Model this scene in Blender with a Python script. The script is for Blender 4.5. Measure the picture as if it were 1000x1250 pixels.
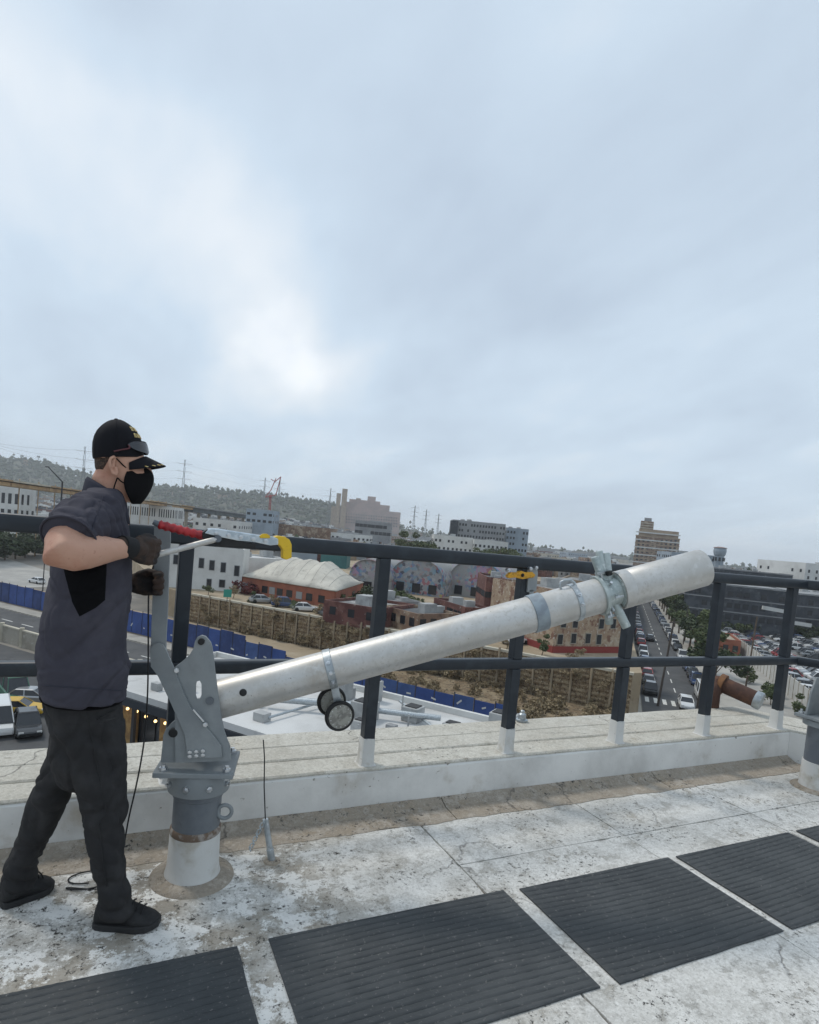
import bpy, bmesh, math, random
from mathutils import Vector, Matrix, noise
import numpy as np

random.seed(7)
S = bpy.context.scene
for o in list(bpy.data.objects):
    bpy.data.objects.remove(o)
COL = S.collection
R_ = math.radians

# ------------------------------------------------------------------ camera
FPX, CYPX, PITCH, ROLL, YAW, EYE = 742.0, 693.2, -0.0537, 0.0928, 0.4534, 1.55
CF = Vector((math.sin(YAW)*math.cos(PITCH), math.cos(YAW)*math.cos(PITCH), math.sin(PITCH)))
_r = Vector((math.cos(YAW), -math.sin(YAW), 0)); _u = _r.cross(CF)
CR = _r*math.cos(ROLL)+_u*math.sin(ROLL); CU = -_r*math.sin(ROLL)+_u*math.cos(ROLL)
CP = Vector((0, 0, EYE))
cam = bpy.data.cameras.new('camera'); camo = bpy.data.objects.new('camera', cam); COL.objects.link(camo)
m = Matrix((CR, CU, -CF)).transposed().to_4x4(); m.translation = CP
camo.matrix_world = m
cam.sensor_fit = 'HORIZONTAL'; cam.sensor_width = 36; cam.lens = 36*FPX/1000
cam.shift_y = (CYPX-625)/1000; cam.clip_start = .05; cam.clip_end = 20000
S.camera = camo

def ray(x, y): return CF+CR*((x-500)/FPX)+CU*((CYPX-y)/FPX)
def onz(x, y, z):
    d = ray(x, y); return CP+d*((z-EYE)/d.z)
def ony(x, y, Y):
    d = ray(x, y); return CP+d*(Y/d.y)
def dep(x, y, t): return CP+ray(x, y)*t
def pix(P):
    d = Vector(P)-CP; t = d.dot(CF); return (500+FPX*d.dot(CR)/t, CYPX-FPX*d.dot(CU)/t, t)

# ------------------------------------------------------------------ sky, sun, exposure
SUN_EL, SUN_AZ = R_(58), R_(-35)          # azimuth measured from +Y towards +X
W = bpy.data.worlds.new('World'); S.world = W; W.use_nodes = True
nt = W.node_tree; nt.nodes.clear()
def N(t, **k):
    n = nt.nodes.new(t)
    for a, b in k.items(): setattr(n, a, b)
    return n
def lk(a, b): nt.links.new(a, b)
def val(inp, v):
    if hasattr(v, 'is_output') or isinstance(v, bpy.types.NodeSocket): lk(v, inp)
    else: inp.default_value = v
def mth(op, a, b=None, c=None, clamp=False):
    n = N('ShaderNodeMath', operation=op); n.use_clamp = clamp
    val(n.inputs[0], a)
    if b is not None: val(n.inputs[1], b)
    if c is not None: val(n.inputs[2], c)
    return n.outputs[0]
tc = N('ShaderNodeTexCoord')
dirv = tc.outputs['Generated']
warp = N('ShaderNodeTexNoise'); warp.inputs['Scale'].default_value = 2.6; warp.inputs['Detail'].default_value = 4
lk(dirv, warp.inputs['Vector'])
ws = N('ShaderNodeVectorMath', operation='SUBTRACT'); lk(warp.outputs['Color'], ws.inputs[0]); ws.inputs[1].default_value = (.5, .5, .5)
wsc = N('ShaderNodeVectorMath', operation='SCALE'); lk(ws.outputs[0], wsc.inputs[0]); wsc.inputs['Scale'].default_value = .34
wad = N('ShaderNodeVectorMath', operation='ADD'); lk(dirv, wad.inputs[0]); lk(wsc.outputs[0], wad.inputs[1])
wn = N('ShaderNodeVectorMath', operation='NORMALIZE'); lk(wad.outputs[0], wn.inputs[0])
def lobe(px, py, rad, amp):
    d = ray(px, py).normalized()
    n = N('ShaderNodeVectorMath', operation='DOT_PRODUCT'); lk(wn.outputs[0], n.inputs[0]); n.inputs[1].default_value = d
    k = math.log(2)/(1-math.cos(R_(rad)))
    e = mth('EXPONENT', mth('MULTIPLY', mth('SUBTRACT', n.outputs['Value'], 1.0), k))
    return mth('MULTIPLY', e, amp)
# cloud sheet coordinates: the layer seen in perspective
sep = N('ShaderNodeSeparateXYZ'); lk(dirv, sep.inputs[0])
zz = mth('ADD', mth('MAXIMUM', sep.outputs[2], 0), .22)
cmb = N('ShaderNodeCombineXYZ'); lk(mth('DIVIDE', sep.outputs[0], zz), cmb.inputs[0]); lk(mth('DIVIDE', sep.outputs[1], zz), cmb.inputs[1])
mp = N('ShaderNodeMapping'); lk(cmb.outputs[0], mp.inputs[0]); mp.inputs['Rotation'].default_value = (0, 0, R_(28)); mp.inputs['Scale'].default_value = (1.5, .75, 1)
n1 = N('ShaderNodeTexNoise'); n1.inputs['Scale'].default_value = 1.1; n1.inputs['Detail'].default_value = 5; n1.inputs['Roughness'].default_value = .48; n1.inputs['Distortion'].default_value = .5
lk(mp.outputs[0], n1.inputs['Vector'])
n2 = N('ShaderNodeTexNoise'); n2.inputs['Scale'].default_value = 3.4; n2.inputs['Detail'].default_value = 6; n2.inputs['Roughness'].default_value = .5; n2.inputs['Distortion'].default_value = .3; lk(mp.outputs[0], n2.inputs['Vector'])
bright = mth('ADD', mth('MULTIPLY', mth('SUBTRACT', n1.outputs['Fac'], .5), .66), mth('MULTIPLY', mth('SUBTRACT', n2.outputs['Fac'], .5), .26))
for a in [(378, 432, 2.4, .16), (345, 418, 3.4, .15), (415, 440, 3.2, .14), (300, 395, 3.5, .10), (300, 350, 5, .10), (255, 260, 4.2, .15), (150, 190, 4.5, .10), (75, 110, 4.2, .11), (20, 60, 5, .04), (480, 445, 4, .12), (60, 260, 7, .07), (340, 180, 4, .07), (820, 330, 6, .05), (660, 470, 5, .06),
          (225, 95, 6, -.13), (560, 290, 9, -.13), (40, 450, 8, -.08), (480, 110, 9, -.07), (700, 480, 9, -.03), (930, 300, 10, -.06), (620, 520, 8, -.06)]:
    bright = mth('ADD', bright, lobe(*a))
rmp = N('ShaderNodeValToRGB'); val(rmp.inputs[0], mth('ADD', bright, .5, clamp=True))
cr = rmp.color_ramp; cr.elements[0].position = .22; cr.elements[0].color = (.405, .485, .585, 1); cr.elements[1].position = 1; cr.elements[1].color = (.98, .99, 1.0, 1)
e = cr.elements.new(.5); e.color = (.52, .62, .72, 1); e = cr.elements.new(.72); e.color = (.68, .735, .785, 1)
sky = N('ShaderNodeTexSky'); sky.sky_type = 'NISHITA'; sky.sun_disc = False; sky.sun_elevation = SUN_EL; sky.sun_rotation = SUN_AZ
sky.air_density = 1; sky.dust_density = 2; sky.ozone_density = 1
cs = N('ShaderNodeVectorMath', operation='SCALE'); lk(rmp.outputs[0], cs.inputs[0]); cs.inputs['Scale'].default_value = 12.9
mx = N('ShaderNodeMix', data_type='RGBA'); mx.inputs['Factor'].default_value = .90
lk(sky.outputs[0], mx.inputs['A']); lk(cs.outputs[0], mx.inputs['B'])
bg = N('ShaderNodeBackground'); bg.inputs['Strength'].default_value = .10; lk(mx.outputs['Result'], bg.inputs['Color'])
ow = N('ShaderNodeOutputWorld'); lk(bg.outputs[0], ow.inputs[0])

sl = bpy.data.lights.new('sun', 'SUN'); sl.energy = 1.5; sl.angle = R_(10); sl.color = (1, .94, .85)
so = bpy.data.objects.new('sun', sl); COL.objects.link(so)
sd = Vector((math.sin(SUN_AZ)*math.cos(SUN_EL), math.cos(SUN_AZ)*math.cos(SUN_EL), math.sin(SUN_EL)))
so.rotation_euler = (-sd).to_track_quat('-Z', 'Y').to_euler(); so.location = (0, 0, 60)
S.cycles.volume_bounces = 2; S.cycles.max_bounces = 8; S.cycles.diffuse_bounces = 3; S.cycles.glossy_bounces = 3
vs = S.view_settings; vs.view_transform = 'Standard'; vs.look = 'None'; vs.gamma = 1; vs.exposure = 0.0; vs.use_curve_mapping = False

# ------------------------------------------------------------------ helpers: materials
MATS = {}
def mat(name, col, rough=.75, metal=0., var=None, bump=None, spec=.5, speck=None, coat=0, stretch=None):
    """var=(colour2, scale, lo, hi[, detail]); bump=(scale, strength, distance); speck=(colour, scale, threshold, softness)"""
    if name in MATS: return MATS[name]
    M = bpy.data.materials.new(name); M.use_nodes = True; t = M.node_tree
    b = t.nodes['Principled BSDF']
    b.inputs['Roughness'].default_value = rough; b.inputs['Metallic'].default_value = metal
    b.inputs['Specular IOR Level'].default_value = spec
    b.inputs['Coat Weight'].default_value = coat
    g = t.nodes.new('ShaderNodeNewGeometry')
    POS = g.outputs['Position']
    if stretch:
        mpn = t.nodes.new('ShaderNodeMapping'); mpn.inputs['Scale'].default_value = stretch; t.links.new(POS, mpn.inputs[0]); POS = mpn.outputs[0]
    c = None
    def ns(scale, detail=5, rgh=.6, vec=None, dist=0):
        n = t.nodes.new('ShaderNodeTexNoise'); n.inputs['Scale'].default_value = scale; n.inputs['Detail'].default_value = detail; n.inputs['Roughness'].default_value = rgh
        n.inputs['Distortion'].default_value = dist
        t.links.new(vec or POS, n.inputs['Vector']); return n
    base = t.nodes.new('ShaderNodeRGB'); base.outputs[0].default_value = (*col, 1); c = base.outputs[0]
    def layer(c, col2, fac):
        mx = t.nodes.new('ShaderNodeMix'); mx.data_type = 'RGBA'; t.links.new(fac, mx.inputs['Factor']); t.links.new(c, mx.inputs['A'])
        mx.inputs['B'].default_value = (*col2, 1); return mx.outputs['Result']
    def rng(sock, lo, hi):
        mr = t.nodes.new('ShaderNodeMapRange'); mr.inputs['From Min'].default_value = lo; mr.inputs['From Max'].default_value = hi
        mr.interpolation_type = 'SMOOTHSTEP'
        t.links.new(sock, mr.inputs['Value']); return mr.outputs['Result']
    for v in (var if isinstance(var, list) else [var] if var else []):
        c = layer(c, v[0], rng(ns(v[1], v[4] if len(v) > 4 else 6, .62).outputs['Fac'], v[2], v[3]))
    if speck: c = layer(c, speck[0], rng(ns(speck[1], 3, .5).outputs['Fac'], speck[2], speck[2]+speck[3]))
    t.links.new(c, b.inputs['Base Color'])
    if bump:
        bp = t.nodes.new('ShaderNodeBump'); bp.inputs['Strength'].default_value = bump[1]; bp.inputs['Distance'].default_value = bump[2]
        t.links.new(ns(bump[0], 6, .65).outputs['Fac'], bp.inputs['Height']); t.links.new(bp.outputs[0], b.inputs['Normal'])
    MATS[name] = M; M['b'] = 1
    return M

# ------------------------------------------------------------------ helpers: meshes
class MB:
    def __init__(s): s.v = []; s.f = []
    def add(s, vs, fs):
        n = len(s.v); s.v += [tuple(v) for v in vs]; s.f += [tuple(i+n for i in f) for f in fs]; return s
    def box(s, lo, hi, M=None):
        x0, y0, z0 = lo; x1, y1, z1 = hi
        p = [Vector(q) for q in ((x0,y0,z0),(x1,y0,z0),(x1,y1,z0),(x0,y1,z0),(x0,y0,z1),(x1,y0,z1),(x1,y1,z1),(x0,y1,z1))]
        if M: p = [M @ q for q in p]
        return s.add(p, [(0,3,2,1),(4,5,6,7),(0,1,5,4),(1,2,6,5),(2,3,7,6),(3,0,4,7)])
    def beam(s, a, b, w, h, up=(0,0,1)):
        a = Vector(a); b = Vector(b); d = (b-a); L = d.length; d.normalize()
        x = d.cross(Vector(up)).normalized(); z = x.cross(d)
        M = Matrix((x, d, z)).transposed().to_4x4(); M.translation = a
        return s.box((-w/2, 0, -h/2), (w/2, L, h/2), M)
    def tube(s, pts, r, n=16, caps=True, closed=False):
        pts = [Vector(p) for p in pts]; k = len(pts)
        rs = r if isinstance(r, (list, tuple)) else [r]*k
        n0 = len(s.v); up = None
        for i, p in enumerate(pts):
            if closed: d = pts[(i+1) % k]-pts[i-1]
            else: d = (pts[min(i+1, k-1)]-pts[max(i-1, 0)])
            d.normalize()
            if up is None: up = Vector((0,0,1)) if abs(d.z) < .9 else Vector((0,1,0))
            x = d.cross(up).normalized(); up = x.cross(d).normalized()
            for j in range(n):
                a = 2*math.pi*j/n; s.v.append(tuple(p+(x*math.cos(a)+up*math.sin(a))*rs[i]))
        for i in range(k if closed else k-1):
            for j in range(n):
                a = n0+i*n+j; b = n0+i*n+(j+1) % n; i2 = (i+1) % k
                s.f.append((a, b, n0+i2*n+(j+1) % n, n0+i2*n+j))
        if caps and not closed:
            s.f.append(tuple(n0+j for j in range(n))[::-1]); s.f.append(tuple(n0+(k-1)*n+j for j in range(n)))
        return s
    def rings(s, rings, caps=True):
        n = len(rings[0]); n0 = len(s.v)
        for r in rings: s.v += [tuple(p) for p in r]
        for i in range(len(rings)-1):
            for j in range(n):
                s.f.append((n0+i*n+j, n0+i*n+(j+1) % n, n0+(i+1)*n+(j+1) % n, n0+(i+1)*n+j))
        if caps:
            s.f.append(tuple(n0+j for j in range(n))[::-1]); s.f.append(tuple(n0+(len(rings)-1)*n+j for j in range(n)))
        return s
    def prism(s, poly, fn, t0, t1):
        """poly: 2D outline; fn(u,v,t)->3D; extruded from t0 to t1"""
        n = len(poly)
        return s.add([fn(u, v, t0) for u, v in poly]+[fn(u, v, t1) for u, v in poly],
                     [tuple(range(n))[::-1], tuple(range(n, 2*n))]+[(i, (i+1) % n, n+(i+1) % n, n+i) for i in range(n)])
    def sphere(s, c, r, n=10, m=7, sc=(1,1,1)):
        c = Vector(c); rr = []
        for i in range(m+1):
            a = math.pi*(i/m) if 0 < i < m else (1e-3 if i == 0 else math.pi-1e-3)
            rr.append([c+Vector((r*math.sin(a)*math.cos(2*math.pi*j/n)*sc[0], r*math.sin(a)*math.sin(2*math.pi*j/n)*sc[1], -r*math.cos(a)*sc[2])) for j in range(n)])
        return s.rings(rr)
    def mesh(s, name='m'):
        me = bpy.data.meshes.new(name); me.from_pydata(s.v, [], s.f); me.update(); return me
    def build(s, name, M, parent=None, bevel=0, smooth=False, seg=2, fix=True):
        me = s.mesh(name)
        if fix or bevel:
            bm = bmesh.new(); bm.from_mesh(me)
            bmesh.ops.recalc_face_normals(bm, faces=bm.faces)
            if bevel:
                ed = [e for e in bm.edges if len(e.link_faces) == 2 and e.calc_face_angle(0) > .6]
                bmesh.ops.bevel(bm, geom=ed, offset=bevel, segments=seg, profile=.6, affect='EDGES', clamp_overlap=True)
            bm.to_mesh(me); bm.free()
        if smooth:
            if smooth is True: me.shade_smooth()
            else: me.shade_smooth(); me.set_sharp_from_angle(angle=R_(smooth))
        o = bpy.data.objects.new(name, me); COL.objects.link(o)
        if M: me.materials.append(M)
        if parent: o.parent = parent; o.matrix_parent_inverse = parent.matrix_world.inverted()
        return o
def tag(o, label=None, cat=None, group=None, kind=None):
    for k, v in (('label', label), ('category', cat), ('group', group), ('kind', kind)):
        if v: o[k] = v
    return o
def empty(name, loc=(0,0,0), rz=0):
    o = bpy.data.objects.new(name, None); COL.objects.link(o); o.location = loc; o.rotation_euler = (0, 0, rz); o.empty_display_size = .1
    o.matrix_world = Matrix.Translation(loc) @ Matrix.Rotation(rz, 4, 'Z')
    return o
def copy_tree(o, parent=None):
    c = o.copy(); COL.objects.link(c); c.parent = parent
    if parent: c.matrix_parent_inverse = o.matrix_parent_inverse
    for ch in o.children: copy_tree(ch, c)
    return c
def inst(me, name, parent=None, loc=(0,0,0), rot=(0,0,0), sc=(1,1,1)):
    o = bpy.data.objects.new(name, me); COL.objects.link(o); o.location = loc; o.rotation_euler = rot; o.scale = sc
    if parent: o.parent = parent; o.matrix_parent_inverse = parent.matrix_world.inverted()
    return o
def remeshed(mb, name, M, parent, voxel, smooth_it=6, disp=None, fac=.5, adapt=0):
    """joins overlapping lofts into one continuous skin"""
    o = mb.build('tmp', None)
    r = o.modifiers.new('r', 'REMESH'); r.mode = 'VOXEL'; r.voxel_size = voxel; r.use_smooth_shade = True
    if smooth_it:
        sm = o.modifiers.new('s', 'SMOOTH'); sm.iterations = smooth_it; sm.factor = fac
    dg = bpy.context.evaluated_depsgraph_get(); dg.update()
    me = bpy.data.meshes.new_from_object(o.evaluated_get(dg))
    old = o.data; bpy.data.objects.remove(o); bpy.data.meshes.remove(old)
    if disp:
        nn = [v.normal.copy() for v in me.vertices]
        for v, n in zip(me.vertices, nn): v.co += n*disp(v.co, n)
    me.materials.clear(); me.materials.append(M); me.shade_smooth(); me.name = name
    o = bpy.data.objects.new(name, me); COL.objects.link(o)
    if parent: o.parent = parent; o.matrix_parent_inverse = parent.matrix_world.inverted()
    return o
# ================================================================== THE ROOF
GZ, PZ = -17.5, -12.5          # street level, raised ground behind the retaining wall

def roof_material(name, white, grey, brown, amount, dirt, wear=False):
    M = bpy.data.materials.new(name); M.use_nodes = True; t = M.node_tree; b = t.nodes['Principled BSDF']
    b.inputs['Roughness'].default_value = .82; b.inputs['Specular IOR Level'].default_value = .25
    g = t.nodes.new('ShaderNodeNewGeometry'); pos = g.outputs['Position']
    def ns(scale, detail=6, rgh=.6, dist=0, vec=pos, col=False):
        n = t.nodes.new('ShaderNodeTexNoise'); n.inputs['Scale'].default_value = scale; n.inputs['Detail'].default_value = detail
        n.inputs['Roughness'].default_value = rgh; n.inputs['Distortion'].default_value = dist; t.links.new(vec, n.inputs['Vector'])
        return n.outputs['Color' if col else 'Fac']
    def rng(s, lo, hi, a=0, c=1):
        mr = t.nodes.new('ShaderNodeMapRange'); mr.interpolation_type = 'SMOOTHSTEP'
        for k, v in (('From Min', lo), ('From Max', hi), ('To Min', a), ('To Max', c)): mr.inputs[k].default_value = v
        t.links.new(s, mr.inputs['Value']); return mr.outputs['Result']
    def mixc(fac, a, bcol):
        mx = t.nodes.new('ShaderNodeMix'); mx.data_type = 'RGBA'; t.links.new(fac, mx.inputs['Factor'])
        if isinstance(a, tuple): mx.inputs['A'].default_value = (*a, 1)
        else: t.links.new(a, mx.inputs['A'])
        if isinstance(bcol, tuple): mx.inputs['B'].default_value = (*bcol, 1)
        else: t.links.new(bcol, mx.inputs['B'])
        return mx.outputs['Result']
    def mul(a, bb):
        n = t.nodes.new('ShaderNodeMath'); n.operation = 'MULTIPLY'; t.links.new(a, n.inputs[0])
        if isinstance(bb, (int, float)): n.inputs[1].default_value = bb
        else: t.links.new(bb, n.inputs[1])
        return n.outputs[0]
    def offs(v):
        n = t.nodes.new('ShaderNodeVectorMath'); n.operation = 'ADD'; n.inputs[1].default_value = v; t.links.new(pos, n.inputs[0]); return n.outputs[0]
    big = ns(.9, 3, .5)
    # wear spreads from the davit foot where people walk and work
    dst = t.nodes.new('ShaderNodeVectorMath'); dst.operation = 'DISTANCE'; dst.inputs[1].default_value = (.15, 2.35, 0)
    jit = t.nodes.new('ShaderNodeVectorMath'); jit.operation = 'MULTIPLY_ADD'; jit.inputs[1].default_value = (.9, .9, 0); t.links.new(ns(1.6, 5, .6, col=True), jit.inputs[0])
    t.links.new(offs((-.45, -.45, 0)), jit.inputs[2]); t.links.new(jit.outputs[0], dst.inputs[0])
    worn = rng(dst.outputs['Value'], .45, 1.5, 1, 0)
    # worn base: grey concrete with warm stains
    base = mixc(rng(ns(2.6, 9, .68), .42, .64), grey, brown)
    # flaking white coating, chipped edges
    chip = rng(ns(7.5, 13, .80), .44-amount, .53-amount)
    big2 = rng(big, .28, .58, .45, 1)
    c = mixc(mul(chip, big2), base, white)
    # soft grey scuffing over the coating
    c = mixc(mul(rng(ns(3.1, 12, .78), .48, .72), .55), c, grey)
    c = mixc(mul(rng(ns(17, 9, .8), .50, .62), .38), c, grey)
    # mid scale mottling and pitted grain
    c = mixc(mul(rng(ns(9, 10, .82), .44, .66), .5), c, tuple(.78*x for x in grey))
    c = mixc(mul(rng(ns(70, 8, .8), .50, .60), .5), c, tuple(.62*x for x in grey))
    c = mixc(mul(rng(ns(55, 8, .8, vec=offs((3, 7, 1))), .52, .62), .6), c, tuple(min(.78, 1.12*x) for x in white))
    # fine grain
    c = mixc(mul(rng(ns(42, 6, .75), .46, .66), .45), c, grey)
    # dark grit
    dk = mul(rng(ns(38, 7, .78), .585-dirt*.06, .64-dirt*.06), rng(ns(2.6, 6, .62), .50-dirt*.13, .62-dirt*.13))
    c = mixc(dk, c, (.05, .047, .043))
    if wear:
        c = mixc(mul(mul(worn, rng(ns(2.2, 8, .7, vec=offs((5, 2, 0))), .40, .56)), .75), c, (.27, .235, .185))
        c = mixc(mul(worn, rng(ns(6, 12, .8, vec=offs((9, 1, 0))), .50, .54)), c, tuple(min(.78, 1.08*x) for x in white))
        c = mixc(mul(worn, rng(ns(24, 8, .8, vec=offs((2, 9, 0))), .56, .60)), c, (.06, .056, .05))
    # hairline cracks
    wv = t.nodes.new('ShaderNodeVectorMath'); wv.operation = 'MULTIPLY_ADD'; wv.inputs[1].default_value = (.35, .35, .35)
    t.links.new(ns(2.2, 5, .6, col=True), wv.inputs[0]); t.links.new(pos, wv.inputs[2])
    vo = t.nodes.new('ShaderNodeTexVoronoi'); vo.feature = 'DISTANCE_TO_EDGE'; vo.inputs['Scale'].default_value = 1.15; t.links.new(wv.outputs[0], vo.inputs['Vector'])
    ck = mul(rng(vo.outputs['Distance'], .0, .009, 1, 0), rng(ns(1.9, 3, .5), .52, .66))
    c = mixc(mul(ck, .6), c, (.07, .065, .06))
    t.links.new(c, b.inputs['Base Color'])
    bp = t.nodes.new('ShaderNodeBump'); bp.inputs['Strength'].default_value = .7; bp.inputs['Distance'].default_value = .006
    ad = t.nodes.new('ShaderNodeMath'); ad.operation = 'ADD'; t.links.new(mul(chip, .35), ad.inputs[0]); t.links.new(ns(34, 9, .78), ad.inputs[1])
    sb = t.nodes.new('ShaderNodeMath'); sb.operation = 'SUBTRACT'; t.links.new(ad.outputs[0], sb.inputs[0]); t.links.new(ck, sb.inputs[1])
    t.links.new(sb.outputs[0], bp.inputs['Height']); t.links.new(bp.outputs[0], b.inputs['Normal'])
    return M
m_roof = roof_material('roof coating', (.70, .69, .66), (.43, .415, .38), (.41, .37, .305), .05, .55, True)
m_stain = roof_material('roof gutter stain', (.44, .395, .34), (.34, .295, .24), (.31, .255, .19), -.03, .45)
m_joint = mat('joint filler', (.17, .155, .135), .95, var=((.46, .44, .40), 4, .40, .52))
m_white = mat('white wall paint', (.72, .71, .68), .7, var=[((.52, .51, .485), 1.7, .4, .7), ((.41, .365, .30), 3.2, .56, .78), ((.22, .19, .15), 24, .645, .70)], bump=(30, .35, .005))
m_cope = roof_material('coping paint', (.60, .58, .52), (.40, .37, .31), (.42, .345, .25), .10, .2)
m_rail = mat('rail paint slate', (.013, .019, .027), .38, var=((.024, .032, .042), 9, .45, .7), bump=(60, .08, .002))
m_postw = mat('post base paint', (.58, .575, .55), .75, var=[((.44, .41, .35), 7, .5, .72), ((.18, .15, .12), 26, .66, .72)], bump=(50, .3, .004))

# deck: substrate, slabs on it, gutter strip, parapet
deck = MB().box((-5, -5, -.4), (7.5, 3.0, -.008)).build('roof_deck', m_joint); tag(deck, kind='structure')
XS = [-5, -3.78, -2.71, -1.64, -.57, .50, 1.57, 2.64, 3.71, 4.78, 6.0, 7.4]
ys = [-4.9, -2.6, -.7, .95, 2.385, 2.80]
random.seed(3)
for j in (0, 1, 2, 3, 4, 5):
    # the stretch round the davit foot is one uncut pour
    if j == 5: xs, ys = [-1.64, 1.57], [0, 0, 0, 0, 0, .95, 2.80]
    else: xs = XS if j < 3 else XS
    for i in range(len(xs)-1):
        if j in (3, 4) and -1.7 < xs[i] < 1.5: continue
        g = .0022
        def edge(n, a, b):
            return [(a[0]+(b[0]-a[0])*k/n, a[1]+(b[1]-a[1])*k/n) for k in range(n)]
        c4 = [(xs[i]+g, ys[j]+g), (xs[i+1]-g, ys[j]+g), (xs[i+1]-g, ys[j+1]-g), (xs[i]+g, ys[j+1]-g)]
        out = []
        near = ys[j+1] > 1 and -1 < xs[i+1] < 7
        for k in range(4): out += edge((40 if j == 5 else 14) if near else 2, c4[k], c4[(k+1) % 4])
        cx, cy = (xs[i]+xs[i+1])/2, (ys[j]+ys[j+1])/2
        out = [(x+(cx-x)*abs(noise.noise((x*9, y*9, 3)))*.012, y+(cy-y)*abs(noise.noise((x*9, y*9, 8)))*.014) for x, y in out]
        dz = random.uniform(-.001, .0015)
        mb = MB().prism(out, lambda u, v, t: (u, v, t), -.0075, dz)
        mb.build('roof_slab', m_roof, deck)
for i in range(6):
    x0 = -5+i*1.7; x1 = x0+1.7 if i < 5 else 5.05
    n = 40; top = []
    rr = []
    for k in range(n+1):
        x = x0+.003+(x1-x0-.006)*k/n; w = -.012+.022*noise.noise((x*4, 0, 1))+.01*noise.noise((x*17, 4, 1))
        rr.append([(x, 2.803+w, -.0075), (x, 2.803+w, .0035), (x, 2.93, .012), (x, 2.999, .045), (x, 2.999, -.0075)])
    MB().rings(rr).build('gutter_strip', m_stain, deck)

D0 = Vector((.552, -.834, 0)); Dn = Vector((.834, .552, 0))
P1 = Vector((5.05, 3.0, 0)); Q1 = Vector((5.24, 3.62, 0))
own = MB().prism([(-5, 3.002), (5.05, 3.002), (6.2, 1.262), (6.2, -5), (6.84, -5), (6.84, 1.2), (5.24, 3.618), (-5, 3.618)], lambda u, v, t: (u, v, t), GZ, -.41).build('host_building_wall', m_white); tag(own, kind='structure')
par = empty('parapet_wall', (0, 3.3, 0)); tag(par, 'low white painted roof parapet with stained coping under the slate railing', 'parapet')
pb = MB()
def ppoly(f0, f1):
    """strip of the parapet plan between fractions f0..f1 of its width"""
    def off(a, b, f): return (a[0]+(b[0]-a[0])*f, a[1]+(b[1]-a[1])*f)
    A0, A1 = (-5, 3.0), (-5, 3.62); B0, B1 = (5.05, 3.0), (5.24, 3.62); C0, C1 = (6.15, 1.34), (6.67, 1.46)
    return [off(A0, A1, f0), off(B0, B1, f0), off(C0, C1, f0), off(C0, C1, f1), off(B0, B1, f1), off(A0, A1, f1)]
# front face with slight unevenness
rr = []
for k in range(101):
    x = -5+10.05*k/100
    w = .004*noise.noise((x*3, 1, 2)); w2 = .005*noise.noise((x*6, 5, 2))
    rr.append([(x, 3.0+w, -.4), (x, 3.0+w, .16), (x, 3.001+w2, .225), (x, 3.012+w2, .236+w2*.4), (x, 3.6, .236), (x, 3.6, -.4)])
MB().rings(rr).build('wall_face', m_white, par, smooth=25)
MB().prism([(5.052, 3.0), (6.15, 1.34), (6.67, 1.46), (5.24, 3.6), (5.052, 3.6)], lambda u, v, t: (u, v, t), -.4, .236).build('wall_face', m_white, par, bevel=.006)
for (f0, f1, zt) in ((.012, .325, .252), (.335, .655, .256), (.665, 1.03, .253)):
    pl_ = ppoly(f0, f1)
    n = 60; rr = []
    A = [(pl_[0][0]+(pl_[1][0]-pl_[0][0])*k/n, pl_[0][1]) for k in range(n+1)]+[pl_[2]]
    B = [(pl_[5][0]+(pl_[4][0]-pl_[5][0])*k/n, pl_[5][1]) for k in range(n+1)]+[pl_[3]]
    for a, b in zip(A, B):
        z = zt+.003*noise.noise((a[0]*2.5, f0*9, 4)); w = .006*noise.noise((a[0]*7, f0*5, 1))
        rr.append([(a[0], a[1]+w, .2365), (a[0], a[1]+w, z-.008), (a[0], a[1]+w+.008, z), (b[0], b[1]+w-.008, z-.001), (b[0], b[1]+w, z-.009), (b[0], b[1]+w, .2365)])
    MB().rings(rr).build('coping_strip', m_cope, par, smooth=30)

# railing
rail = empty('guard_railing', (2, 3.07, .25)); tag(rail, 'slate painted metal guard railing with two rails along the parapet', 'railing')
RY = 3.075
turn = lambda L: Vector((5.12, RY, 0))+D0*L
def railbar(name, z, w, h):
    pts = [Vector((-5, RY, z)), Vector((5.12, RY, z)), turn(2.0)+Vector((0, 0, z))]
    mb = MB()
    for p, dx in zip(pts, (Vector((0, 1, 0)), (Vector((0, 1, 0))+Dn).normalized()*1.04, Dn)):
        pass
    rr = []
    for p, dx in zip(pts, (Vector((0, 1, 0)), (Vector((0, 1, 0))+Dn).normalized()*1.04, Dn)):
        ring = []
        c = .014
        for sx, sz in ((-1, -1), (1, -1), (1, 1), (-1, 1)):
            for k in range(4):
                a0 = {(-1, -1): 180, (1, -1): 270, (1, 1): 0, (-1, 1): 90}[(sx, sz)]
                a = R_(a0+30*k)
                ring.append(p+dx*(sx*(w/2-c)+c*math.cos(a))+Vector((0, 0, sz*(h/2-c)+c*math.sin(a))))
        rr.append(ring)
    mb.rings(rr)
    return mb.build(name, m_rail, rail, smooth=40)
railbar('top_rail', 1.446, .078, .078)
railbar('mid_rail', .813, .066, .066)
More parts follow.
